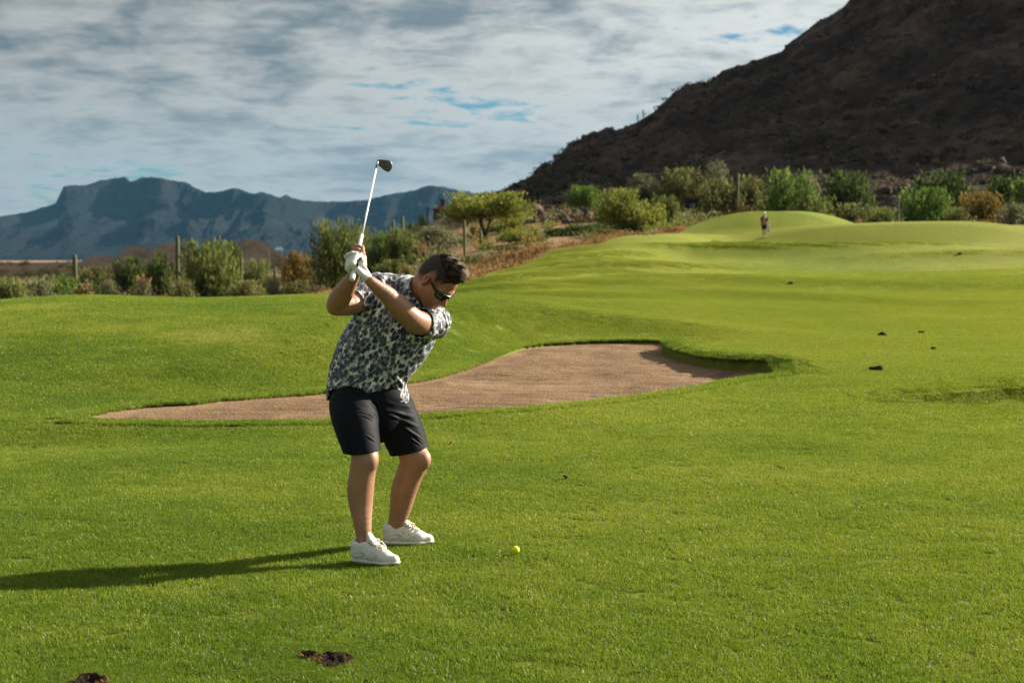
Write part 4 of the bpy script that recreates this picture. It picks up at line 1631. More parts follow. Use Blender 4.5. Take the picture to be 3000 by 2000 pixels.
for (a, b, w_, h_) in (((1106, 1216), (1046, 1193), .007, .0042), ((1100, 1222), (1052, 1204), .006, .0036), ((1096, 1230), (1060, 1215), .006, .0030), ((1112, 1208), (1082, 1172), .007, .0045),
                       ((1118, 1204), (1098, 1170), .006, .0040), ((1124, 1200), (1216, 1222), .009, .0048), ((1130, 1210), (1226, 1250), .008, .0042), ((1160, 1236), (1244, 1292), .008, .0052), ((1205, 1284), (1236, 1304), .005, .0030), ((1216, 1280), (1244, 1300), .005, .0030),
                       ((1074, 1276), (1102, 1292), .006, .0030), ((1130, 1178), (1206, 1192), .009, .0040), ((985, 1196), (1030, 1226), .011, .0035), ((1010, 1290), (1060, 1300), .010, .0025)):
    a, b = drop(*a), drop(*b)
    a, b = (*a, 0), (*b, 0)
    SEG.append((np.array(a[:3]), np.array(b[:3]), w_, h_))
hv = folds(hv, hn, SEG)
hv = hv + hn * (nz3(hv, 9.0, 71) * .004)[:, None]
fv = PX(1079, 1118, 7.6)[2] - hv[:, 2]
hpx = 1500 + F * hv[:, 0] / hv[:, 1]
hemy = np.where(hpx < 1124, np.interp(hpx, [1000, 1011, 1026, 1111], [1330, 1330, 1331, 1320]), np.interp(hpx, [1135, 1150, 1200, 1255], [1340, 1336, 1325, 1310]))
hemd = np.where(hpx < 1124, 7.42, 7.70)
hz_ = CAMH - (hemy - HOR) * hemd / F
# hems dip towards the back of the leg
hz_ = hz_ - .0 * hv[:, 1]
fv = np.minimum(fv, hv[:, 2] - hz_)
hv2, ht2 = clip_mesh(hv, hq, fv)
me = make_mesh('shorts', hv2, ht2, M_SHORTS)
o_sh = gpart('shorts', me)
md = o_sh.modifiers.new('thick', 'SOLIDIFY')
md.thickness = .004
md.offset = -1

# ---- glove
gl = Shape()
left_hand(gl, .0018)
# cuff a little way down the forearm
gl.rc(WL, PX(1091, 829, 7.205), .0225, .0235, .012)
gl.rc(PX(1106, 841, 7.22), PX(1118, 850, 7.235), .045, .05, .0, '-')
gv, gq = surface(gl, .0022, GA - .12, GA + .22)
gv = relax(gv, gq, 1, .4)
gn = normals_of(gv, gq)
gv = gv + gn * (nz3(gv, 60.0, 81) * .0022)[:, None]
o_gl = gpart('glove', make_mesh('glove', gv, gq, M_GLOVE))
# curved dark tab on the back of the hand and the small dark mark near the thumb


def on_glove(pts, wd, name, mat, lift=.0012, thick=.0015):
    """strip laid on the glove: each photograph point is dropped on the surface"""
    mb = MB()
    P = []
    for (px, py) in pts:
        o_ = np.array((0, 0, CAMH))
        dr = PX(px, py, 7.2) - o_
        dr /= np.linalg.norm(dr)
        rel = gv - o_
        al = rel @ dr
        off_ = np.linalg.norm(rel - al[:, None] * dr, axis=1)
        near_ = off_ < .0045
        a_ = al[near_].min() if near_.any() else al[np.argmin(off_)]
        P.append(o_ + dr * (a_ - lift))
    for i in range(len(P)):
        pass
    mb.tube([Vector(p) for p in P], wd, 6)
    return gpart(name, mb.mesh(name, mat))


on_glove([(1061, 755), (1055, 758), (1050, 764), (1048, 772), (1047, 783)], .0042, 'glove_tab', M_BLACKRUB)
on_glove([(1066, 775), (1071, 779), (1075, 784), (1079, 790)], .0012, 'glove_mark', M_BLACKRUB)
on_glove([(1049, 778), (1056, 781), (1062, 777), (1066, 775)], .0006, 'glove_seam', M_SEAM)
on_glove([(1050, 787), (1060, 798), (1070, 807), (1074, 818)], .0006, 'glove_seam', M_SEAM)

# ---- sunglasses
sg = empty('sunglasses', tuple(hd(.095, 0, 0) - np.array(golfer.location)), parent=golfer)


def sgpart(name, me):
    o = obj(name, me, sg)
    o.matrix_parent_inverse = Matrix.Translation(-Vector(hd(.095, 0, 0)))
    return o


def gl_pt(l, u):
    """front of the glasses wraps round the face"""
    return hd(.104 - 7.5 * l * l * 1.0, l, u + .000)


def lens_outline(s_, grow=0.0):
    pts = []
    for k in range(20):
        a = 2 * PI * k / 20
        c_, s2 = math.cos(a), math.sin(a)
        ex = .0255 + grow
        ey = .0168 + grow
        l = math.copysign(abs(c_) ** .6, c_) * ex
        u = math.copysign(abs(s2) ** .6, s2) * ey
        if u < 0:
            l *= .88
        pts.append((s_ * (.035 + l * (1 if s_ > 0 else 1)), -.004 + u))
    return pts


fm = MB()
for s_ in (-1, 1):
    inner = lens_outline(s_, -.001)
    outer = lens_outline(s_, .0055)
    n_ = len(inner)
    vs = [gl_pt(*p) for p in inner] + [gl_pt(*p) for p in outer] + [gl_pt(*p) - HF * .006 for p in inner] + [gl_pt(*p) - HF * .007 for p in outer]
    fs = []
    for i in range(n_):
        j = (i + 1) % n_
        fs += [(i, j, n_ + j, n_ + i), (n_ + i, n_ + j, 3 * n_ + j, 3 * n_ + i), (2 * n_ + i, 3 * n_ + i, 3 * n_ + j, 2 * n_ + j), (i, 2 * n_ + i, 2 * n_ + j, j)]
    fm.add(vs, fs)
# flat brow bar and bridge
fm.tube([Vector(gl_pt(l, .0165)) for l in np.linspace(-.064, .064, 15)], .0042, 6)
fm.tube([Vector(gl_pt(l, .006)) for l in np.linspace(-.012, .012, 5)], .0035, 6)
sgpart('frame', fm.mesh('frame', M_FRAME))
for s_ in (-1, 1):
    lo_ = lens_outline(s_, 0)
    n_ = len(lo_)
    vs = [gl_pt(*p) - HF * .002 for p in lo_] + [gl_pt(*p) - HF * .004 for p in lo_] + [gl_pt(s_ * .035, -.004) - HF * .001, gl_pt(s_ * .035, -.004) - HF * .005]
    fs = []
    for i in range(n_):
        j = (i + 1) % n_
        fs += [(i, j, 2 * n_), (n_ + j, n_ + i, 2 * n_ + 1), (i, n_ + i, n_ + j, j)]
    lm = MB()
    lm.add(vs, fs)
    sgpart('lens', lm.mesh('lens', M_LENS))
    tm = MB()
    tp = [gl_pt(s_ * .066, .010), hd(.060, s_ * .0735, .010), hd(.025, s_ * .0785, .012), hd(-.004, s_ * .0810, .015), hd(-.024, s_ * .080, .006)]
    for a_, b_ in zip(tp[:-1], tp[1:]):
        pass
    nT = len(tp)
    vs, fs = [], []
    for i, p in enumerate(tp):
        hh = (.0075, .0068, .0052, .0042, .0030)[i]
        for sh_, du in ((-1, -1), (1, -1), (1, 1), (-1, 1)):
            vs.append(np.array(p) + HL * sh_ * .0018 + HU * du * hh)
    for i in range(nT - 1):
        for k in range(4):
            k2 = (k + 1) % 4
            fs.append((i * 4 + k, i * 4 + k2, i * 4 + 4 + k2, i * 4 + 4 + k))
    fs += [(3, 2, 1, 0), tuple(range((nT - 1) * 4, nT * 4))]
    tm.add(vs, fs)
    sgpart('temple_arm', tm.mesh('temple_arm', M_FRAME, False))


# ---- shoes
def make_shoe(heel, toe, side):
    heel = np.array(heel, float)
    toe = np.array(toe, float)
    X = toe - heel
    Lg = np.linalg.norm(X)
    X /= Lg
    Z = np.array((0, 0, 1.0))
    Y = np.cross(Z, X)
    R = np.stack([X, Y, Z], -1)
    k = Lg / .30
    root = empty('shoe', tuple(heel - np.array(golfer.location)), parent=golfer)

    def L(x, y, z):
        return heel + R @ (np.array((x, y * side, z)) * k)

    def put(name, me):
        o = obj(name, me, root)
        o.matrix_parent_inverse = Matrix.Translation(-Vector(heel))
        return o
    so = Shape()
    so.rc(L(.036, 0, .014), L(.12, -.004, .012), .0365, .035, .01, n=Z, s=.60)
    so.rc(L(.12, -.004, .012), L(.205, .002, .011), .035, .0425, .015, n=Z, s=.42)
    so.rc(L(.205, .002, .011), L(.255, .008, .016), .0425, .0335, .015, n=Z, s=.42)
    so.half(L(0, 0, .001), -Z, .004)
    so.half(L(0, 0, .023), Z, .003)
    lo, hi = heel - .12, heel + .12
    lo = np.minimum(heel, toe) - .09
    hi = np.maximum(heel, toe) + np.array((.09, .09, .24))
    a, b = surface(so, .003, lo, hi)
    put('sole', make_mesh('sole', a, b, M_SOLE))
    up_ = Shape()
    up_.rc(L(.046, 0, .050), L(.044, 0, .088), .0385, .0385, .02)
    up_.rc(L(.044, 0, .088), L(.090, 0, .094), .0385, .037, .02)
    up_.rc(L(.045, 0, .045), L(.13, -.002, .046), .0375, .040, .02)
    up_.rc(L(.13, -.002, .046), L(.20, .002, .034), .040, .0385, .02)
    up_.rc(L(.20, .002, .032), L(.256, .007, .027), .0385, .0285, .02)
    up_.rc(L(.085, 0, .078), L(.150, 0, .066), .034, .033, .02)
    up_.rc(L(.150, 0, .064), L(.20, .002, .043), .033, .030, .02)
    up_.rc(L(.060, 0, .128), L(.064, 0, .22), .036, .042, .008, '-')
    up_.rc(L(.085, 0, .138), L(.10, 0, .22), .032, .040, .010, '-')
    up_.half(L(0, 0, .014), -Z, .003)
    a, b = surface(up_, .003, lo, hi)
    a = relax(a, b, 1, .5)
    nn = normals_of(a, b)
    a = a + nn * (nz3(a, 16.0, 91) * .0016)[:, None]
    a_up = a
    put('upper', make_mesh('upper', a, b, M_SHOE))

    def onto(x, z_or_y, mode):
        return None
    # padded tongue standing up in front of the ankle
    tg = Shape()
    tg.rc(L(.160, 0, .090), L(.126, 0, .124), .025, .027, .01, n=X * .72 + Z * .7, s=.50)
    tg.rc(L(.126, 0, .124), L(.114, 0, .143), .027, .024, .01, n=X * .85 + Z * .5, s=.55)
    a, b = surface(tg, .0028, lo, hi)
    put('tongue', make_mesh('tongue', a, b, M_SHOE))

    us = (a_up - heel) @ R / k

    def top_at(x, y):
        m_ = (np.abs(us[:, 0] - x) < .006) & (np.abs(us[:, 1] - y * side) < .006)
        return us[m_, 2].max() if m_.any() else .08

    top = lambda x: top_at(x, 0.0)
    # laces: cross bars, loops and two loose ends
    lc = MB()
    for i, x in enumerate((.140, .160, .180, .199)):
        pts = [Vector(L(x + .004 * math.sin(PI * q), .026 * (2 * q - 1), top_at(x, .026 * (2 * q - 1)) + .0015)) for q in np.linspace(0, 1, 7)]
        lc.tube(pts, .0029, 6)
        if i < 3:
            for s2 in (-1, 1):
                lc.tube([Vector(L(x + .019 * q, s2 * .026 * (1 - 2 * q), top_at(x + .019 * q, s2 * .026 * (1 - 2 * q)) + .003)) for q in np.linspace(0, 1, 5)], .0026, 6)
    kx, kz = .138, top(.138) + .006
    for s2 in (-1, 1):
        lc.tube([Vector(L(kx, 0, kz)), Vector(L(kx + .004, s2 * .020, kz + .014)), Vector(L(kx + .010, s2 * .036, kz + .010)), Vector(L(kx + .012, s2 * .034, kz - .006)), Vector(L(kx + .004, s2 * .012, kz - .002)), Vector(L(kx, 0, kz))], .0032, 6)
        lc.tube([Vector(L(kx, 0, kz)), Vector(L(kx + .016, s2 * .014, kz + .006)), Vector(L(kx + .034, s2 * .032, kz - .004)), Vector(L(kx + .046, s2 * .048, kz - .030))], .0030, 6)
    put('lace', lc.mesh('lace', M_LACE))
    # piping lines on the sides
    ap = np.array(a)
    upv = surface(up_, .004, lo, hi)[0]
    loc_ = (upv - heel) @ R / k

    def side_pt(x, z, s2):
        m_ = (np.abs(loc_[:, 0] - x) < .006) & (np.abs(loc_[:, 2] - z) < .006) & (loc_[:, 1] * s2 > 0)
        y = np.abs(loc_[m_, 1]).mean() if m_.any() else .035
        return Vector(heel + R @ (np.array((x, s2 * (y + .0008), z)) * k))
    for s2 in (-1, 1):
        for line in ([(.012, .058), (.04, .052), (.075, .062), (.105, .052), (.135, .036)], [(.085, .064), (.115, .052), (.142, .034)], [(.112, .082), (.130, .062), (.150, .036)], [(.138, .078), (.152, .060), (.170, .036)], [(.160, .072), (.174, .055), (.192, .036)],
                     [(.012, .034), (.06, .036), (.10, .046), (.125, .036), (.15, .030)]):
            pm = MB()
            pm.tube([side_pt(x, z, s2) for x, z in line], .0014, 5)
            put('piping', pm.mesh('piping', M_SEAM))
    tb = MB()
    tb.box(L(.172, 0, top(.172) + .001), (.013 * k, .010 * k, .002), Matrix(R.tolist()))
    put('lace_tag', tb.mesh('lace_tag', M_GOLD, False))
    return root


make_shoe((-.845, 7.41, -.020), (-.577, 7.290, -.020), 1)
make_shoe((-.722, 7.845, -.020), (-.422, 7.845, -.020), 1)

# ------------------------------------------------------------------ the club
club = empty('golf_club', tuple(GA))
tag(club, 'white-shafted wedge with a dark blade held up over his shoulder', 'golf club')


def cpart(name, me):
    o = obj(name, me, club)
    o.matrix_parent_inverse = Matrix.Translation(-Vector(GA))
    return o


CL = np.linalg.norm(GB - GA)


def along(t_):
    return Vector(GA + GAX * t_)


mb = MB()
ts = [0, .002, .004, .02, .10, .20, .328, .333]
mb.tube([along(q) for q in ts], [.010, .0128, .0138, .0136, .0128, .0112, .0098, .0070], 20)
cpart('grip', mb.mesh('grip', M_WHITEP))
mb = MB()
mb.tube([along(-.0012), along(.001)], [.0015, .0015], 10)
cpart('vent_hole', mb.mesh('vent_hole', M_BLACKRUB))
mb = MB()
mb.tube([along(.328), along(CL * .6), along(CL - .030)], [.0068, .0056, .0048], 14)
cpart('shaft', mb.mesh('shaft', M_SHAFT))
# printed band on the left of the shaft: red below, black above
for (a, b, mt_, nm_) in ((.356, .410, M_RED, 'red_band'), (.412, .455, M_BLACKRUB, 'black_band')):
    mb = MB()
    vs, fs = [], []
    for i, q in enumerate(np.linspace(a, b, 5)):
        r = np.interp(q, [.328, CL * .6], [.0068, .0056]) + .0005
        for k in range(7):
            an = math.radians(150 + 17 * k)
            vs.append(GA + GAX * q + (E1 * math.cos(an) + E2 * math.sin(an)) * r)
    for i in range(4):
        for k in range(6):
            fs.append((i * 7 + k, i * 7 + k + 1, i * 7 + 8 + k, i * 7 + 7 + k))
    mb.add(vs, fs)
    cpart(nm_, mb.mesh(nm_, mt_))
mb = MB()
mb.tube([along(CL - .045), along(CL - .022)], [.0066, .0070], 14)
cpart('ferrule', mb.mesh('ferrule', M_BLACKRUB))
mb = MB()
mb.tube([along(CL - .022), along(CL + .010), along(CL + .026)], [.0072, .0068, .0062], 14)
cpart('hosel', mb.mesh('hosel', M_STEEL))
# blade
BD = 7.79
outl = [(1106, 470), (1112, 467), (1126, 468), (1140, 470), (1146, 474), (1150, 482), (1149, 492), (1144, 500), (1137, 503), (1128, 499), (1119, 492), (1110, 485), (1105, 479)]
fn_ = np.array((.20, -1, .10))
fn_ /= np.linalg.norm(fn_)
cen_ = PX(1128, 485, BD)


def face_pt(px, py):
    o_ = np.array((0, 0, CAMH))
    dr = PX(px, py, BD) - o_
    return o_ + dr * (((cen_ - o_) @ fn_) / (dr @ fn_))


front_ = [face_pt(*p) for p in outl]
c2_ = np.mean(front_, 0)
mb = MB()
n_ = len(front_)
f0 = [Vector(c2_ + (p - c2_) * .93 - fn_ * -.0005) for p in front_]
f1 = [Vector(p - fn_ * .0025) for p in front_]
# sole is thicker along the lower right edge
f2 = [Vector(p - fn_ * (.0085 + .009 * max(0, (q[1] - 478) / 25.0))) for p, q in zip(front_, outl)]
mb.add(f0 + f1 + f2, [tuple(range(n_ - 1, -1, -1))] + [(i, (i + 1) % n_, n_ + (i + 1) % n_, n_ + i) for i in range(n_)] + [(n_ + i, n_ + (i + 1) % n_, 2 * n_ + (i + 1) % n_, 2 * n_ + i) for i in range(n_)] + [tuple(range(2 * n_, 3 * n_))])
hm = mb.mesh('blade', M_BLADE, False)
cpart('blade', hm)
# grooves on the face
mb = MB()
for i in range(7):
    y = 474 + 3.2 * i
    a_, b_ = face_pt(1117 + i * .8, y), face_pt(1142, y + 1.2)
    mb.tube([Vector(a_ + fn_ * .0006), Vector(b_ + fn_ * .0006)], .0004, 4)
for i in range(7):
    pass
cpart('groove', mb.mesh('groove', M_BLACKRUB))

# ------------------------------------------------------------------ desert plants
def leaf_material(name, dark, mid, lite, rnd=.10, trans=.35):
    m, t = material(name)
    a = t.n('ShaderNodeAttribute', attribute_name='rnd')
    oi = t.n('ShaderNodeObjectInfo')
    k = t.math('ADD', a.outputs['Fac'], t.math('MULTIPLY', t.math('SUBTRACT', oi.outputs['Random'], .5), rnd * 2))
    col = t.ramp(k, [(.1, dark), (.5, mid), (.92, lite)])
    d = t.n('ShaderNodeBsdfDiffuse', ins={'Color': col})
    tr = t.n('ShaderNodeBsdfTranslucent', ins={'Color': col})
    mx = t.n('ShaderNodeMixShader', ins={0: trans, 1: d.outputs[0], 2: tr.outputs[0]})
    out(t, mx.outputs[0])
    return m


L_PALO = leaf_material('palo_verde_leaf', (.058, .074, .020), (.135, .162, .044), (.245, .265, .088))
L_YEL = leaf_material('yellow_green_leaf', (.080, .098, .018), (.185, .212, .040), (.33, .345, .080))
L_OLIVE = leaf_material('olive_leaf', (0.054, 0.062, 0.022), (0.139, 0.147, 0.050), (0.256, 0.248, 0.093))
L_GREEN = leaf_material('fresh_green_leaf', (0.046, 0.093, 0.019), (0.118, 0.180, 0.040), (0.220, 0.285, 0.070))
L_DARK = leaf_material('dark_green_leaf', (0.025, 0.040, 0.016), (0.062, 0.093, 0.028), (0.132, 0.163, 0.046))
L_GREY = leaf_material('grey_green_leaf', (0.078, 0.085, 0.046), (0.178, 0.186, 0.096), (0.295, 0.295, 0.163))
L_RUST = leaf_material('rusty_leaf', (0.070, 0.046, 0.019), (0.186, 0.132, 0.039), (0.341, 0.248, 0.062))
L_STRAW = leaf_material('straw_blade', (.12, .070, .030), (.27, .165, .066), (.42, .285, .13), .06, .25)
L_SPINE = leaf_material('golden_spine', (.10, .075, .03), (.30, .23, .095), (.52, .43, .20), .06, .25)
M_BARK = simple('dark_bark', (.055, .042, .032), .9, .1, (22, .8, .03), .3, 6)
M_SAG = simple('saguaro_skin', (.085, .098, .042), .75, .2, (14, .5, .02), .25, 5, rnd=.12)


def leaves(P, D, ln, wd, r, jit=.5):
    """narrow leaf quads at P pointing along D"""
    n = len(P)
    D = D + r.normal(0, jit, (n, 3))
    D /= np.linalg.norm(D, axis=1, keepdims=True) + 1e-9
    S = np.cross(D, r.normal(0, 1, (n, 3)))
    S /= np.linalg.norm(S, axis=1, keepdims=True) + 1e-9
    l = ln * r.uniform(.6, 1.4, (n, 1))
    w_ = wd * r.uniform(.6, 1.4, (n, 1))
    v = np.stack([P - D * l * .5, P + S * w_ * .5, P + D * l * .5, P - S * w_ * .5], 1).reshape(-1, 3)
    f = (np.arange(n)[:, None] * 4 + np.arange(4)[None])
    return v, f


def crown_mesh(name, kind, seed, mat, n=4200, hollow=.35, branches=34, flat=1.0, upright=.5, ln=.10, wd=.045, low=.0, trunk_h=.0, spread=.17):
    """unit crown (height 1, half width 1): sprays along arching branches"""
    r = np.random.default_rng(seed)
    mb = MB()
    P, D, T = [], [], []
    per = n // branches
    for b in range(branches):
        az = r.uniform(0, 2 * PI)
        el = math.asin(r.uniform(low, 1.0) ** .8) if low < 1 else PI / 2
        dirv = np.array((math.cos(az) * math.cos(el), math.sin(az) * math.cos(el), math.sin(el) * flat))
        lenr = r.uniform(.62, 1.05)
        start = np.array((0, 0, trunk_h))
        endp = start + dirv * lenr * np.array((1, 1, (1 - trunk_h)))
        mid = start + dirv * lenr * .5 * np.array((.8, .8, (1 - trunk_h) * 1.25))
        q = np.linspace(0, 1, 6)[:, None]
        cur = start * (1 - q) ** 2 + 2 * q * (1 - q) * mid + endp * q ** 2
        if b % 2 == 0:
            mb.tube(cur.tolist(), list(np.linspace(.020, .005, 6)), 5, False)
        t = np.clip(hollow + (1 - hollow) * r.beta(1.6, 1.1, per), 0, 1)[:, None]
        pos = start * (1 - t) ** 2 + 2 * t * (1 - t) * mid + endp * t ** 2
        # a few secondary sprays
        sub = r.integers(0, 4, per)
        offs = r.normal(0, spread * .75, (4, 3))
        pos = pos + offs[sub] * t + r.normal(0, spread * .42, (per, 3)) * (.4 + t)
        pos[:, 2] = np.maximum(pos[:, 2], .015 + r.uniform(0, .03, per))
        P.append(pos)
        D.append(np.tile(dirv * (1 - upright) + np.array((0, 0, upright)), (per, 1)))
        T.append(np.clip(r.normal(.5, .2, per) + r.normal(0, .13), 0, 1))
    P, D, T = np.concatenate(P), np.concatenate(D), np.concatenate(T)
    v, f = leaves(P, D, ln, wd, r)
    kz = 1.0 / np.percentile(P[:, 2], 98.5)
    kx = 1.0 / np.percentile(np.abs(P[:, :2]).max(1), 95)
    ok_ = (P[:, 2] * kz < 1.05) & (np.abs(P[:, :2]).max(1) * kx < 1.12)
    v = v.reshape(-1, 4, 3)[ok_].reshape(-1, 3)
    f = f[:ok_.sum()]
    T = T[ok_]
    v = v * np.array((kx, kx, kz))
    mb.v = [(a * kx, b_ * kx, c * kz) for (a, b_, c) in mb.v]
    me = make_mesh(name, v, f, mat, False)
    attr(me, 'rnd', np.repeat(T, 4))
    return me, mb


def trunk_mesh(mb, seed, forks=4, h=.35, rad=.035, spread=.5, top=.85):
    r = np.random.default_rng(seed)
    a0 = r.uniform(0, 6.28)
    for i in range(forks):
        a = a0 + i * 2 * PI / forks + r.uniform(-.4, .4)
        pts = []
        for q in np.linspace(0, 1, 6):
            k = spread * q ** 1.4
            pts.append((math.cos(a) * k * r.uniform(.9, 1.1), math.sin(a) * k * r.uniform(.9, 1.1), h * min(q * 1.6, 1) * .6 + (top - h * .6) * max(0, q - .3) / .7 * .8))
        pts[0] = (math.cos(a) * rad * .4, math.sin(a) * rad * .4, -.05)
        mb.tube(pts, list(np.linspace(rad, rad * .25, 6)), 7, False)


PROTO = {}


def proto(key):
    """crown and trunk meshes of each kind, three different bushes per kind"""
    if key in PROTO:
        return PROTO[key]
    kind, v = key
    sd = 1000 + hash(kind) % 1 + sum(ord(c) for c in kind) * 7 + v * 13
    args = dict(
        palo=dict(mat=L_PALO, n=5200, branches=40, upright=.55, ln=.12, wd=.038, spread=.15),
        yellow=dict(mat=L_YEL, n=5200, branches=40, upright=.6, ln=.12, wd=.038, spread=.14),
        olive=dict(mat=L_OLIVE, n=5200, branches=36, upright=.35, ln=.10, wd=.050, spread=.17),
        green=dict(mat=L_GREEN, n=5200, branches=36, upright=.4, ln=.10, wd=.050, spread=.16),
        dark=dict(mat=L_DARK, n=5200, branches=34, upright=.3, ln=.10, wd=.055, spread=.17),
        grey=dict(mat=L_GREY, n=4200, branches=34, upright=.5, ln=.11, wd=.044, spread=.15),
        rust=dict(mat=L_RUST, n=4600, branches=36, upright=.4, ln=.10, wd=.050, spread=.17),
        umbrella=dict(mat=L_YEL, n=9800, branches=52, upright=.25, ln=.065, wd=.036, spread=.13, low=.02, trunk_h=.50, flat=1.0, hollow=.5),
        round=dict(mat=L_GREEN, n=5600, branches=40, upright=.3, ln=.09, wd=.045, spread=.15, low=-.0, trunk_h=.42, hollow=.4),
        airy=dict(mat=L_PALO, n=5600, branches=44, upright=.6, ln=.11, wd=.034, spread=.16, trunk_h=.22, hollow=.3),
    )[kind]
    cm, mb = crown_mesh('crown', kind, sd, **args)
    tr = MB()
    tr.v, tr.f = list(mb.v), list(mb.f)
    if kind == 'umbrella':
        trunk_mesh(tr, sd, 4, .5, .050, .42, .8)
    elif kind == 'round':
        trunk_mesh(tr, sd, 3, .5, .050, .22, .75)
    else:
        trunk_mesh(tr, sd, 5, .3, .030, .45, .6)
    PROTO[key] = (tr.mesh('trunk', M_BARK), cm)
    return PROTO[key]


NVAR = {}


def tree(name, cat, kind, px, top_py, wpx, d, label, group=None, sink=0.0):
    """stands on the ground at distance d, its top at the height the photograph shows"""
    x, y, z = on_ground(px, d)
    h = CAMH + (HOR - top_py) * d / F - z
    hw = wpx * d / F * .5
    NVAR[kind] = NVAR.get(kind, 0) + 1
    tm, cm = proto((kind, NVAR[kind] % 3))
    root = empty(name, (x, y, z - sink), rng.uniform(0, 6.28))
    tag(root, label, cat, group)
    # keep the plant's own proportions: width sets the spread, height the reach
    for nm, me in (('trunk', tm), ('crown', cm)):
        o = obj(nm, me, root)
        o.scale = (hw / 1.02, hw / 1.02, max(h, .3) / 1.02)
    return root


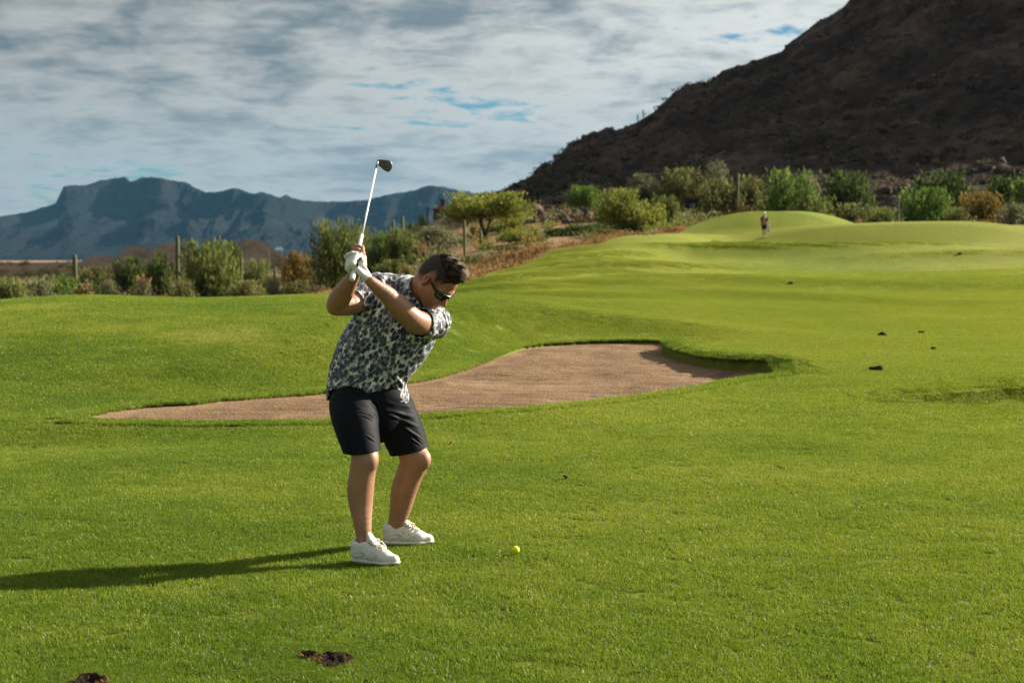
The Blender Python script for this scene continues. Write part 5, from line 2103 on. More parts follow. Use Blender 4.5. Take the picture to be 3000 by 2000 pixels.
G_LEFT = 'bushes and trees behind the left grass mound'
G_SLOPE = 'bushes and trees on the desert slope'
G_RIGHT = 'trees along the foot of the dark mountain'
PLANTS = [
    # name, category, kind, px, top, width, distance, label
    ('desert_bush', 'bush', 'palo', 28, 816, 150, 84, 'low soft green bush at the left edge of the picture, above the grass crest', G_LEFT),
    ('desert_bush', 'bush', 'grey', 122, 816, 120, 90, 'low grey-green bush just left of the lone thick cactus', G_LEFT),
    ('desert_bush', 'bush', 'green', 186, 806, 84, 98, 'mid green bush touching the left side of the lone thick cactus', G_LEFT),
    ('desert_bush', 'bush', 'olive', 262, 783, 130, 122, 'broad olive bush behind and right of the lone thick cactus', G_LEFT),
    ('desert_bush', 'bush', 'dark', 268, 826, 54, 104, 'small dark bush at the crest, right of the pale cholla', G_LEFT),
    ('desert_bush', 'bush', 'grey', 322, 822, 60, 112, 'pale sparse bush left of the dark bluish tree', G_LEFT),
    ('desert_tree', 'tree', 'dark', 382, 756, 96, 126, 'dark bluish-green tree below the low rock hill', G_LEFT),
    ('desert_tree', 'tree', 'dark', 458, 742, 84, 124, 'dark green tree left of the two-armed cactus', G_LEFT),
    ('desert_bush', 'bush', 'grey', 426, 828, 50, 100, 'pale twiggy bush in front of the dark trees over the orange grass', G_LEFT),
    ('palo_verde_tree', 'tree', 'palo', 616, 708, 170, 104, 'largest sprawling olive-green bush tree on the left, hiding a cactus stem', G_LEFT),
    ('palo_verde_tree', 'tree', 'palo', 676, 712, 80, 118, 'upright green bush with feathery top left of the round red hill', G_LEFT),
    ('desert_bush', 'bush', 'olive', 540, 818, 84, 96, 'shaded olive bush under the left end of the largest bush tree', G_LEFT),
    ('desert_bush', 'bush', 'palo', 752, 764, 90, 116, 'light green bush in front of the round red hill', G_LEFT),
    ('desert_bush', 'bush', 'olive', 722, 822, 100, 92, 'low olive thicket at the crest under the pale cactus stump', G_LEFT),
    ('desert_bush', 'bush', 'olive', 872, 822, 80, 94, 'rounded olive bush at the crest left of the tall feathery tree', G_LEFT),
    ('desert_bush', 'bush', 'grey', 800, 812, 70, 102, 'greyish twiggy bush at the crest below the dark dead stem', G_LEFT),
    ('desert_bush', 'bush', 'rust', 868, 738, 90, 140, 'brownish bush behind, left of the tall feathery tree', G_LEFT),
    ('palo_verde_tree', 'tree', 'airy', 976, 648, 150, 104, 'tall feathery green tree directly left of the golfer\'s hands', G_LEFT),
    ('palo_verde_tree', 'tree', 'airy', 1052, 668, 110, 122, 'feathery tree showing behind the golfer\'s hands and club grip', G_LEFT),
    ('desert_tree', 'tree', 'round', 1119, 680, 52, 118, 'small flat-topped tree on a thin pale trunk right of the golfer\'s hands', G_SLOPE),
    ('desert_bush', 'bush', 'palo', 1176, 672, 104, 112, 'green bush around the foot of the cactus cluster above the golfer\'s shoulder', G_SLOPE),
    ('desert_bush', 'bush', 'dark', 1110, 716, 90, 116, 'dark bush under the small flat-topped tree', G_SLOPE),
    ('desert_bush', 'bush', 'palo', 1150, 762, 110, 84, 'loose green bush just above the golfer\'s back', G_SLOPE),
    ('desert_bush', 'bush', 'grey', 1262, 664, 130, 160, 'grey-green scrub mound between the cactus cluster and the umbrella tree', G_SLOPE),
    ('desert_bush', 'bush', 'yellow', 1238, 628, 36, 230, 'bright yellow-green tuft on the knoll left of the red house', G_SLOPE),
    ('desert_bush', 'bush', 'dark', 1212, 655, 56, 190, 'dark bush on the left shoulder of the knoll', G_SLOPE),
    ('umbrella_tree', 'tree', 'umbrella', 1422, 566, 228, 130, 'flat-crowned yellow-green tree on a dark forked trunk', G_SLOPE),
    ('desert_bush', 'bush', 'yellow', 1478, 640, 110, 142, 'pale yellow-green bush just right of the forked trunk', G_SLOPE),
    ('desert_bush', 'bush', 'yellow', 1522, 676, 140, 104, 'broad yellow-green bush below the domed cactus', G_SLOPE),
    ('desert_bush', 'bush', 'olive', 1500, 722, 120, 92, 'dark olive bush in the dry grass above the golfer\'s head', G_SLOPE),
    ('desert_bush', 'bush', 'grey', 1400, 742, 90, 80, 'sage green bush over dry grass right beside the golfer\'s hair', G_SLOPE),
    ('desert_bush', 'bush', 'grey', 1545, 744, 60, 84, 'small pale sage bush at the turf edge', G_SLOPE),
    ('desert_bush', 'bush', 'dark', 1640, 668, 96, 112, 'flat dark green bush left of the long black hedge', G_SLOPE),
    ('desert_bush', 'bush', 'dark', 1722, 656, 130, 112, 'long blackish hedge-like bush below the round green tree', G_SLOPE),
    ('desert_bush', 'bush', 'rust', 1788, 672, 76, 106, 'golden-brown bush at the right end of the blackish hedge', G_SLOPE),
    ('desert_tree', 'tree', 'round', 1714, 547, 96, 166, 'round fresh green tree on a short dark trunk', G_SLOPE),
    ('palo_verde_tree', 'tree', 'yellow', 1852, 560, 178, 128, 'big glowing light green tree right of the round green tree', G_SLOPE),
    ('palo_verde_tree', 'tree', 'palo', 1800, 556, 110, 150, 'paler feathery tree rising behind the big light green tree', G_SLOPE),
    ('desert_bush', 'bush', 'grey', 1872, 512, 100, 215, 'grey-green bush higher on the slope above the big light green tree', G_SLOPE),
    ('desert_bush', 'bush', 'palo', 1954, 576, 70, 140, 'small green tree between the big light green tree and the hut', G_SLOPE),
    ('desert_tree', 'tree', 'olive', 2000, 497, 170, 172, 'large olive tree overhanging the dark hut', G_RIGHT),
    ('desert_tree', 'tree', 'grey', 2092, 476, 80, 196, 'pale olive tree top rising behind the hut tree', G_RIGHT),
    ('desert_tree', 'tree', 'olive', 2112, 530, 130, 156, 'shaded olive tree between the hut and the cactus by the mound', G_RIGHT),
    ('desert_tree', 'tree', 'olive', 2200, 518, 150, 158, 'olive tree right of the cactus, behind the distant man', G_RIGHT),
    ('desert_bush', 'bush', 'grey', 2216, 468, 74, 245, 'rounded pale bush high on the slope left of the thin dark cactus', G_RIGHT),
    ('desert_bush', 'bush', 'grey', 2342, 458, 62, 250, 'rounded pale bush high on the slope right of the thin dark cactus', G_RIGHT),
    ('desert_tree', 'tree', 'green', 2318, 500, 150, 152, 'green tree with a pointed top behind the bright mound', G_RIGHT),
    ('desert_bush', 'bush', 'palo', 2372, 578, 150, 142, 'lighter rounded bush just behind the right half of the bright mound', G_RIGHT),
    ('desert_tree', 'tree', 'dark', 2480, 506, 170, 156, 'dark green dome-shaped tree right of the bright mound', G_RIGHT),
    ('desert_bush', 'bush', 'olive', 2505, 598, 140, 141, 'shaded olive bush low in front of the dark dome-shaped tree', G_RIGHT),
    ('desert_bush', 'bush', 'palo', 2582, 612, 100, 138, 'lighter bush left of the flagstick', G_RIGHT),
    ('desert_tree', 'tree', 'green', 2698, 552, 165, 144, 'mid green tree right behind the flagstick', G_RIGHT),
    ('desert_tree', 'tree', 'dark', 2742, 504, 190, 170, 'wide dark tree above and behind the flagstick tree', G_RIGHT),
    ('desert_tree', 'tree', 'rust', 2862, 566, 150, 148, 'rusty gold-and-brown tree near the right edge', G_RIGHT),
    ('desert_bush', 'bush', 'olive', 2800, 612, 100, 140, 'dark olive bush left of the rusty tree', G_RIGHT),
    ('desert_bush', 'bush', 'rust', 2878, 645, 70, 134, 'low brown-olive shrub at the turf edge under the rusty tree', G_RIGHT),
    ('desert_tree', 'tree', 'dark', 2968, 520, 170, 170, 'dark tree at the right edge behind the grey shrub', G_RIGHT),
    ('desert_bush', 'bush', 'grey', 2972, 596, 100, 142, 'greyish shrub at the right edge of the picture', G_RIGHT),
    ('desert_tree', 'tree', 'green', 3040, 500, 150, 160, 'green tree cut by the right edge of the picture', G_RIGHT),
]
for p_ in PLANTS:
    tree(*p_)


# ---- saguaro cactus
def rib_column(mb, pts, rads, ribs=11):
    n = ribs * 2
    pts = [Vector(p) for p in pts]
    vs, fs = [], []
    for i, p in enumerate(pts):
        t = (pts[min(i + 1, len(pts) - 1)] - pts[max(i - 1, 0)]).normalized()
        ref = Vector((1, 0, 0)) - t * t.x if abs(t.x) < .9 else Vector((0, 1, 0)) - t * t.y
        ref.normalize()
        b = t.cross(ref)
        for k in range(n):
            a = 2 * PI * k / n
            r = rads[i] * (1.0 if k % 2 == 0 else .80)
            vs.append(p + (ref * math.cos(a) + b * math.sin(a)) * r)
    for i in range(len(pts) - 1):
        for k in range(n):
            k2 = (k + 1) % n
            fs.append((i * n + k, i * n + k2, (i + 1) * n + k2, (i + 1) * n + k))
    fs.append(tuple(range((len(pts) - 1) * n, len(pts) * n)))
    mb.add(vs, fs)


def saguaro(px, top_py, wpx, d, label, arms=()):
    x, y, z = on_ground(px, d)
    h = CAMH + (HOR - top_py) * d / F - z
    r = wpx * d / F * .5
    root = empty('saguaro_cactus', (x, y, z), rng.uniform(0, 6.28) * 0)
    tag(root, label, 'cactus', 'saguaro cacti of the desert')
    mb = MB()
    zs = [-.1, h * .15, h * .45, h * .75, h - r * 1.2, h - r * .6, h - r * .2, h]
    rs = [.78 * r, .86 * r, r, 1.02 * r, .95 * r, .80 * r, .5 * r, .12 * r]
    lean = rng.normal(0, .012)
    rib_column(mb, [(lean * q, 0, q) for q in zs], rs)
    obj('stem', mb.mesh('stem', M_SAG), root)
    for (side, at, up) in arms:
        mb = MB()
        a0 = h * at
        ar = r * .72
        L_ = r * 2.6
        pts = [(0, 0, a0), (side * L_ * .55, 0, a0 - .02 * h), (side * L_ * .92, 0, a0 + .05 * h), (side * L_, 0, a0 + .12 * h), (side * L_, 0, a0 + up * h * .8), (side * L_, 0, a0 + up * h * .96), (side * L_, 0, a0 + up * h)]
        rib_column(mb, pts, [ar * .8, ar * .9, ar, ar, ar, ar * .7, ar * .15], 9)
        obj('arm', mb.mesh('arm', M_SAG), root)
    return root


for a in [
    (222, 745, 14, 113, 'lone thick cactus column rising left over the grass crest'),
    (520, 690, 12, 128, 'tall cactus with a short low arm left of the largest bush tree', ((-1, .42, .14),)),
    (646, 688, 8, 150, 'thin cactus tip poking out of the largest bush tree'),
    (608, 704, 6, 152, 'shorter thin cactus tip left of the other one in the largest bush tree'),
    (707, 752, 8, 108, 'pale cactus stump standing in front of the round red hill'),
    (786, 733, 5, 176, 'very thin cactus right of the round red hill'),
    (809, 780, 9, 106, 'dark dead-looking cactus stem in the bushes left of the tall feathery tree'),
    (1154, 644, 9, 150, 'middle cactus of the cluster above the golfer\'s shoulder'),
    (1180, 634, 9, 148, 'tallest cactus of the cluster, with a stub arm on its right', ((1, .55, .12),)),
    (1144, 660, 6, 152, 'shortest cactus of the cluster above the golfer\'s shoulder'),
    (1253, 606, 5, 255, 'thin cactus on the knoll left of the red house'),
    (1362, 645, 9, 92, 'slim cactus in front of the umbrella tree above the golfer\'s head'),
    (1408, 676, 9, 112, 'short dark cactus below the crown of the umbrella tree'),
    (1567, 612, 10, 168, 'dark green cactus under the pale brown boulder'),
    (1629, 610, 8, 180, 'cactus on the rubble slope left of the round green tree', ((1, .5, .3),)),
    (2157, 508, 9, 152, 'tall cactus behind the bright mound, left of the distant man'),
    (2252, 466, 7, 236, 'thin dark cactus high on the slope above the distant man'),
    (2108, 478, 5, 226, 'small cactus on the slope among golden chollas'),
    (1866, 340, 4, 386, 'tiny cactus on the mountain skyline, left one of two'),
    (1884, 334, 4, 390, 'tiny cactus on the mountain skyline, right one of two', ((1, .4, .3),)),
]:
    o = saguaro(*a)
    if a[1] < 400:
        # stands on the ridge itself
        tt_ = mountain_at(a[0], 1.0)
        o.location = tt_
        k_ = (CAMH + (HOR - a[1]) * tt_[1] / F - tt_[2])
        hh_ = max(v.co.z for v in o.children[0].data.vertices)
        o.scale = (1, 1, max(.02, k_ / hh_))


# ---- cholla: knobbly golden branches
def cholla_mesh(seed):
    r = np.random.default_rng(seed)
    P, D = [], []
    mb = MB()
    mb.tube([(0, 0, -.05), (.02, .01, .25), (0, 0, .5)], [.06, .05, .04], 6)
    for b in range(13):
        az, el = r.uniform(0, 6.28), r.uniform(.15, 1.3)
        p = np.array((0, 0, r.uniform(.25, .55)))
        for s_ in range(3):
            dv = np.array((math.cos(az) * math.cos(el), math.sin(az) * math.cos(el), math.sin(el)))
            q = p + dv * r.uniform(.14, .24)
            k = r.uniform(0, 1, (34, 1))
            c = p + (q - p) * k
            rad = r.normal(0, 1, (34, 3))
            rad /= np.linalg.norm(rad, axis=1, keepdims=True)
            P.append(c + rad * .045)
            D.append(rad)
            p = q
            az += r.normal(0, .7)
            el = np.clip(el + r.normal(.1, .4), -.2, 1.5)
    P, D = np.concatenate(P), np.concatenate(D)
    v, f = leaves(P, D, .09, .045, r, .25)
    me = make_mesh('branches', v, f, L_SPINE, False)
    attr(me, 'rnd', np.repeat(np.clip(r.normal(.55, .22, len(P)), 0, 1), 4))
    return mb.mesh('stalk', M_BARK), me


CH = [cholla_mesh(400 + i) for i in range(3)]
CHOL = [
    (247, 822, 96, 'pale knobbly cholla at the foot of the lone thick cactus'), (415, 806, 112, 'pale cholla over the orange grass left of the largest bush tree'),
    (1243, 700, 118, 'golden cholla by the pale clearing below the knoll'), (1224, 712, 110, 'lower golden cholla left of the pale clearing'), (1382, 655, 124, 'golden cholla under the left of the umbrella crown'), (1398, 662, 126, 'golden cholla touching the short dark cactus'),
    (1192, 780, 74, 'small golden cholla above the golfer\'s collar'), (1590, 606, 186, 'golden cholla between the two cacti on the rubble slope'), (1650, 598, 192, 'golden cholla left of the round green tree'), (1622, 606, 184, 'golden cholla behind the armed cactus'),
    (1766, 552, 190, 'golden cholla right of the round green tree'), (1856, 536, 206, 'golden cholla above the big light green tree'), (1935, 512, 205, 'golden cholla left of the hut tree'), (1918, 520, 208, 'second golden cholla left of the hut tree'),
    (2126, 494, 212, 'golden cholla above the cactus by the mound'), (2148, 490, 214, 'golden cholla over the tip of the cactus by the mound'), (2168, 500, 210, 'golden cholla right of the tip of the cactus by the mound'), (2170, 572, 150, 'pale cholla right of the tall cactus behind the mound'), (2180, 580, 148, 'lower pale cholla right of the tall cactus behind the mound'),
    (2426, 632, 131, 'pale cholla at the right foot of the bright mound'), (2447, 630, 131, 'pale double cholla right of the bright mound'), (2508, 640, 130, 'pale cholla left of the orange grass tuft'), (2410, 472, 250, 'golden cholla alone on the dark slope'), (2424, 474, 250, 'right-hand golden cholla of the pair on the dark slope'),
    (2682, 486, 236, 'golden cholla on the dark slope above the flagstick'), (2730, 470, 240, 'upper golden cholla right above the flagstick trees'), (2738, 484, 238, 'lower golden cholla right above the flagstick trees'),
]
for i, (px, top, d, lab) in enumerate(CHOL):
    x, y, z = on_ground(px, d)
    if d > 200:
        mz = [mountain_at(px, q) for q in np.linspace(0, .6, 40)]
        best = min(mz, key=lambda q: abs(HOR - (q[2] - CAMH) * F / q[1] - (top + 12)))
        if best[2] > z:
            x, y, z = best[0], best[1], best[2] - .1
    h = np.clip(CAMH + (HOR - top) * y / F - z, .9, 2.4)
    root = empty('cholla_cactus', (x, y, z), rng.uniform(0, 6.28))
    tag(root, lab, 'cactus', 'golden chollas of the desert')
    st, br = CH[i % 3]
    for nm, me in (('stalk', st), ('branches', br)):
        o = obj(nm, me, root)
        o.scale = (h * .85, h * .85, h)

# ---- dry grass, low scrub and rubble that nobody could count
def tuft_field(name, pts, hs, mat, label, per=46, ln=1.0, wd=.05, seed=5, spread=.5, upright=.75):
    r = np.random.default_rng(seed)
    P, D, T, Ls = [], [], [], []
    V_, F_, A_ = [], [], []
    nb = 0
    for (x, y, z), h in zip(pts, hs):
        dv = r.normal(0, 1, (per, 3))
        dv[:, 2] = np.abs(dv[:, 2])
        dv /= np.linalg.norm(dv, axis=1, keepdims=True)
        pos = np.array((x, y, z)) + dv * h * r.uniform(.25, .95, (per, 1)) * np.array((1 + spread, 1 + spread, .9))
        v, f = leaves(pos, dv * (1 - upright) + np.array((0, 0, upright)), h * .55 * ln, h * wd * 3, r, .3)
        V_.append(v)
        F_.append(f + nb)
        nb += len(v)
        A_.append(np.repeat(np.clip(r.normal(.5, .2, per) + r.normal(0, .15), 0, 1), 4))
    me = make_mesh(name, np.concatenate(V_), np.concatenate(F_), mat, False)
    attr(me, 'rnd', np.concatenate(A_))
    return tag(obj(name, me), label, kind='stuff')


pts, hs = [], []
for i in range(820):
    px = rng.uniform(1100, 2080)
    d0 = np.interp(px, [e[0] for e in EDGE], [e[1] for e in EDGE])
    d = d0 + 1.2 + abs(rng.normal(0, 12)) * rng.uniform(.2, 1)
    x, y, z = on_ground(px, d)
    pts.append((x, y, z))
    hs.append(rng.uniform(.18, .46))
for (px, d, n) in ((1972, 116, 14), (2545, 128, 16), (2660, 126, 10), (2605, 126, 6), (415, 96, 20), (350, 98, 12), (475, 96, 10), (960, 92, 16), (2480, 130, 10)):
    for _ in range(n):
        x, y, z = on_ground(px + rng.normal(0, 16), d + rng.normal(0, 1.5))
        pts.append((x, y, z))
        hs.append(rng.uniform(.4, .8))
for i in range(260):
    px = rng.uniform(-200, 1100)
    x, y, z = on_ground(px, rng.uniform(75, 240))
    pts.append((x, y, z))
    hs.append(rng.uniform(.35, .8))
tuft_field('dry_grass', pts, hs, L_STRAW, 'orange dry grass along the edge of the turf', 42, seed=11)

for (mat, n, sd, lab) in ((L_GREY, 420, 21, 'low grey scrub scattered over the desert'), (L_OLIVE, 480, 22, 'low olive scrub scattered over the desert'), (L_RUST, 170, 23, 'low brown scrub scattered over the desert')):
    pts, hs = [], []
    while len(pts) < n:
        px = rng.uniform(-300, 3300)
        d = rng.uniform(95, 330) if px > 1100 else rng.uniform(95, 440)
        if d < np.interp(px, [e[0] for e in EDGE], [e[1] for e in EDGE]) + 8:
            continue
        x, y, z = on_ground(px, d)
        pts.append((x, y, z))
        hs.append(rng.uniform(.4, 1.1))
    tuft_field('desert_scrub', pts, hs, mat, lab, 44, .7, .06, sd, .4, .45)

for (mat, n, sd, lab) in ((L_OLIVE, 80, 24, 'olive bushes crowding the slope behind the turf edge'), (L_YEL, 34, 25, 'pale yellow-green bushes on the slope behind the turf edge')):
    pts, hs = [], []
    while len(pts) < n:
        px = rng.uniform(1120, 2120)
        d0 = np.interp(px, [e[0] for e in EDGE], [e[1] for e in EDGE])
        x, y, z = on_ground(px, d0 + rng.uniform(7, 120))
        pts.append((x, y, z))
        hs.append(rng.uniform(.3, .85))
    tuft_field('slope_scrub', pts, hs, mat, lab, 90, .5, .07, sd, .4, .45)

for (mat, n, sd, p0, p1, d0, d1, h0, h1, lab) in ((L_OLIVE, 95, 26, 1960, 3160, 131, 172, .8, 2.1, 'olive brush filling the gaps between the trees at the foot of the mountain'),
                                                  (L_PALO, 55, 27, 1900, 3160, 130, 185, .7, 1.8, 'lighter brush filling the gaps between the trees at the foot of the mountain'),
                                                  (L_GREY, 90, 28, -150, 1120, 112, 230, .6, 1.7, 'grey-green brush behind the bushes on the left'), (L_OLIVE, 70, 29, -150, 1120, 118, 260, .6, 1.9, 'olive brush behind the bushes on the left')):
    r_ = np.random.default_rng(sd)
    pts, hs = [], []
    for _ in range(n):
        pts.append(on_ground(r_.uniform(p0, p1), r_.uniform(d0, d1)))
        hs.append(r_.uniform(h0, h1))
    tuft_field('foothill_brush', pts, hs, mat, lab, 190, .34, .034, sd, .35, .45)

# brush and boulders on the mountain
L_MTN = leaf_material('dark_brush_leaf', (.010, .011, .007), (.026, .027, .015), (.055, .052, .028))  # dark olive leaf colour, used on the mountain only
L_MTN2 = leaf_material('pale_brush_leaf', (.032, .031, .017), (.078, .074, .042), (.15, .138, .080))
for (mat, n, sd, lo_, hi_, lab) in ((L_MTN, 1500, 31, .5, 1.5, 'dark brush dotting the mountain slope'), (L_MTN2, 1000, 32, .5, 1.5, 'pale brush dotting the mountain slope'), (L_STRAW, 420, 33, .3, .6, 'dry tufts on the lower mountain slope')):
    pts, hs = [], []
    for i in range(n):
        px = rng.uniform(1400, 3200)
        t_ = rng.uniform(0.0, 1.0) ** (1.1 if mat is not L_STRAW else 2.6)
        p = mountain_at(px, t_)
        pts.append((p[0] + rng.uniform(-.8, .8), p[1] + rng.uniform(-.5, .5), p[2] - .15))
        hs.append(rng.uniform(lo_, hi_))
    tuft_field('mountain_brush', pts, hs, mat, lab, 30, .7, .08, sd, .35, .4)
M_BOULDER = simple('brown_boulder', (.075, .054, .042), .95, .05, (3, .8, .15), .35, 1.2)
bm_ = bmesh.new()
bmesh.ops.create_icosphere(bm_, subdivisions=2, radius=1.0)
ico_v = np.array([v.co[:] for v in bm_.verts])
ico_f = np.array([[v.index for v in f.verts] for f in bm_.faces])
bm_.free()


def rubble(name, n, place, lo_, hi_, label, seed):
    r = np.random.default_rng(seed)
    V_, F_ = [], []
    for i in range(n):
        p = place(r)
        s_ = r.uniform(lo_, hi_) * np.array((r.uniform(.7, 1.4), r.uniform(.7, 1.4), r.uniform(.5, 1.0)))
        k = 1 + .28 * np.sin(ico_v @ r.normal(0, 2.6, 3) + r.uniform(0, 6)) + .12 * np.sin(ico_v @ r.normal(0, 6, 3))
        V_.append(ico_v * k[:, None] * s_ + np.array(p))
        F_.append(ico_f + len(ico_v) * i)
    return tag(obj(name, make_mesh(name, np.concatenate(V_), np.concatenate(F_), M_BOULDER, False)), label, kind='stuff')


rubble('mountain_rubble', 700, lambda r: mountain_at(r.uniform(1420, 3100), r.uniform(0, 1) ** 1.3), .3, .9, 'loose boulders strewn over the dark mountain slope', 41)


def slope_pt(r):
    px = r.uniform(1480, 1800)
    return on_ground(px, r.uniform(150, 235))


rubble('slope_rubble', 220, slope_pt, .15, .5, 'small rubble on the slope left of the round green tree', 42)
x, y, z = on_ground(1569, 176)
mb = MB()
zt = CAMH + (HOR - 608) * 176 / F
mb.blob((0, 0, 0), (.8, .7, .6), 3, .3, 3)
o = obj('boulder', mb.mesh('boulder', simple('pale_boulder', (.17, .12, .095), .95, .05, (3, .8, .1), .3, 1.5)), loc=(x, y, zt - .15))
tag(o, 'pale brown domed boulder above the dark green cactus', 'boulder')
mb = MB()
mb.add([(-.3, -.3, 0), (.3, -.3, 0), (.3, .3, 0), (-.3, .3, 0)], [(0, 1, 2, 3)])
# the rock the boulder sits on
base_h = zt - .15 - .5 - z
mb = MB()
mb.blob((0, 0, 0), (1.3, 1.1, max(.6, base_h * .62)), 9, .35, 3)
o = obj('rock_outcrop', mb.mesh('rock_outcrop', M_BOULDER), loc=(x + .2, y + .6, z + base_h * .45))
tag(o, 'rough brown rock carrying the pale domed boulder', 'rock')

# ------------------------------------------------------------------ far buildings
M_ADOBE = simple('red_adobe', (.10, .050, .038), .9, .1, (6, .3, .02), .15, 2)
M_TILE = simple('red_roof_tile', (.13, .062, .046), .8, .2, (9, .4, .03), .2, 3)
M_GLASS = simple('dark_window_glass', (.02, .035, .045), .08, .7)
M_DARKWOOD = simple('dark_timber', (.030, .022, .018), .8, .2, (20, .4, .01), .3, 8)
M_BLUEROOF = simple('pale_blue_metal', (.42, .62, .70), .35, .5, None, .05, 3)
M_PALEW = simple('pale_plaster', (.5, .47, .42), .9, .1, None, .1, 3)


def part(root, name, mat, fn, smooth=False):
    mb = MB()
    fn(mb)
    return obj(name, mb.mesh(name, mat, smooth), root)


HD = 300.0
hx, hy = (1302 - 1500) / F * HD, HD
hz_base = CAMH + (HOR - 640) * HD / F
house = tag(empty('house', (hx, hy, hz_base)), 'red-brown house with a square chimney tower on the knoll behind the umbrella tree', 'house')
part(house, 'wall', M_ADOBE, lambda m: m.box((.4, 0, .6), (2.6, 1.6, 1.2)))
part(house, 'wall', M_ADOBE, lambda m: m.box((3.0, .3, 1.0), (1.4, 1.5, 1.7)))
part(house, 'roof', M_TILE, lambda m: m.add([(-2.5, -1.9, 1.8), (3.2, -1.9, 1.8), (3.2, 1.9, 1.8), (-2.5, 1.9, 1.8), (-1.2, 0, 2.7), (2.6, 0, 2.7)], [(0, 1, 5, 4), (1, 2, 5), (2, 3, 4, 5), (3, 0, 4), (3, 2, 1, 0)]))
part(house, 'roof', M_TILE, lambda m: m.add([(1.4, -1.5, 2.72), (4.6, -1.5, 2.72), (4.6, 2.1, 2.72), (1.4, 2.1, 2.72), (3.0, .3, 3.6)], [(0, 1, 4), (1, 2, 4), (2, 3, 4), (3, 0, 4), (3, 2, 1, 0)]))
ch = part(house, 'chimney', M_ADOBE, lambda m: m.box((-.35, .2, 2.9), (.40, .40, .85)))
part(house, 'chimney_cap', M_TILE, lambda m: m.box((-.35, .2, 3.85), (.52, .52, .12)))
for wx in (-1.3, .2, 1.7):
    f_ = part(house, 'window', M_DARKWOOD, lambda m: m.box((wx, -1.62, .75), (.42, .04, .45)))
    part(f_, 'pane', M_GLASS, lambda m: m.box((wx, -1.68, .75), (.34, .03, .37)))
f_ = part(house, 'window', M_DARKWOOD, lambda m: m.box((3.0, -1.22, 1.7), (.5, .04, .5)))
part(f_, 'pane', M_GLASS, lambda m: m.box((3.0, -1.28, 1.7), (.42, .03, .42)))

x, y, z = on_ground(2026, 166)
hut = tag(empty('hut', (x, y, z)), 'dark timber hut with a small blue-grey window under the large olive tree', 'hut')
hh = CAMH + (HOR - 580) * 166 / F - z
part(hut, 'wall', M_DARKWOOD, lambda m: m.box((0, 0, hh * .45), (.85, .8, hh * .5)))
part(hut, 'roof', M_TILE, lambda m: m.add([(-1.05, -1, hh * .93), (1.05, -1, hh * .93), (1.05, 1, hh * .93), (-1.05, 1, hh * .93), (0, -1, hh * 1.08), (0, 1, hh * 1.08)], [(0, 1, 4), (1, 2, 5, 4), (2, 3, 5), (3, 0, 4, 5), (3, 2, 1, 0)]))
f_ = part(hut, 'window', M_ADOBE, lambda m: m.box((-.1, -.83, hh * .48), (.36, .04, .42)))
part(f_, 'pane', simple('blue_pane', (.05, .12, .16), .1, .6), lambda m: m.box((-.1, -.89, hh * .48), (.28, .03, .34)))
part(hut, 'door_post', M_ADOBE, lambda m: m.box((.62, -.84, hh * .44), (.09, .05, hh * .44)))

x, y, z = on_ground(819, 330)
hb_ = CAMH + (HOR - 724) * 330 / F - z
shed = tag(empty('shed', (x, y, z)), 'tiny pale blue metal roof right of the round red hill', 'shed')
part(shed, 'wall', M_PALEW, lambda m: m.box((0, 0, hb_ * .38), (.75, .7, hb_ * .4)))
part(shed, 'roof', M_BLUEROOF, lambda m: m.add([(-.9, -.9, hb_ * .76), (.9, -.9, hb_ * .76), (.9, .9, hb_ * .80), (-.9, .9, hb_ * .80), (-.7, 0, hb_), (.5, 0, hb_ * 1.02)], [(0, 1, 5, 4), (1, 2, 5), (2, 3, 4, 5), (3, 0, 4), (3, 2, 1, 0)]))


# ------------------------------------------------------------------ things on the course
def hit(px, py, dmax=140.0):
    """where the sight line through a pixel meets the turf"""
    d = 4.0
    while d < dmax:
        x = (px - 1500) / F * d
        z = H1(x, d)
        if HOR - (z - CAMH) * F / d <= py:
            return x, d, z
        d *= 1.003
    return x, d, z


# golf ball
x, y = (1511 - 1500) / F * 7.53, 7.53
bm_ = bmesh.new()
bmesh.ops.create_icosphere(bm_, subdivisions=5, radius=.02135)
dirs = []
gold_ = PI * (3 - math.sqrt(5))
for i in range(300):
    zc = 1 - 2 * (i + .5) / 300
    rr_ = math.sqrt(1 - zc * zc)
    dirs.append((rr_ * math.cos(gold_ * i), rr_ * math.sin(gold_ * i), zc))
dirs = np.array(dirs)
for v in bm_.verts:
    n_ = np.array(v.co) / .02135
    c_ = (dirs @ n_).max()
    a_ = math.acos(min(1, c_))
    v.co *= 1 - .012 * max(0, 1 - (a_ / .085) ** 2)
me = bpy.data.meshes.new('golf_ball')
bm_.to_mesh(me)
bm_.free()
me.polygons.foreach_set('use_smooth', np.ones(len(me.polygons), dtype=bool))
me.materials.append(simple('yellow_ball', (.72, .80, .015), .35, .5))
ball = tag(obj('golf_ball', me, loc=(x, y, .014)), 'bright yellow golf ball lying on the turf in front of the shoes', 'golf ball')

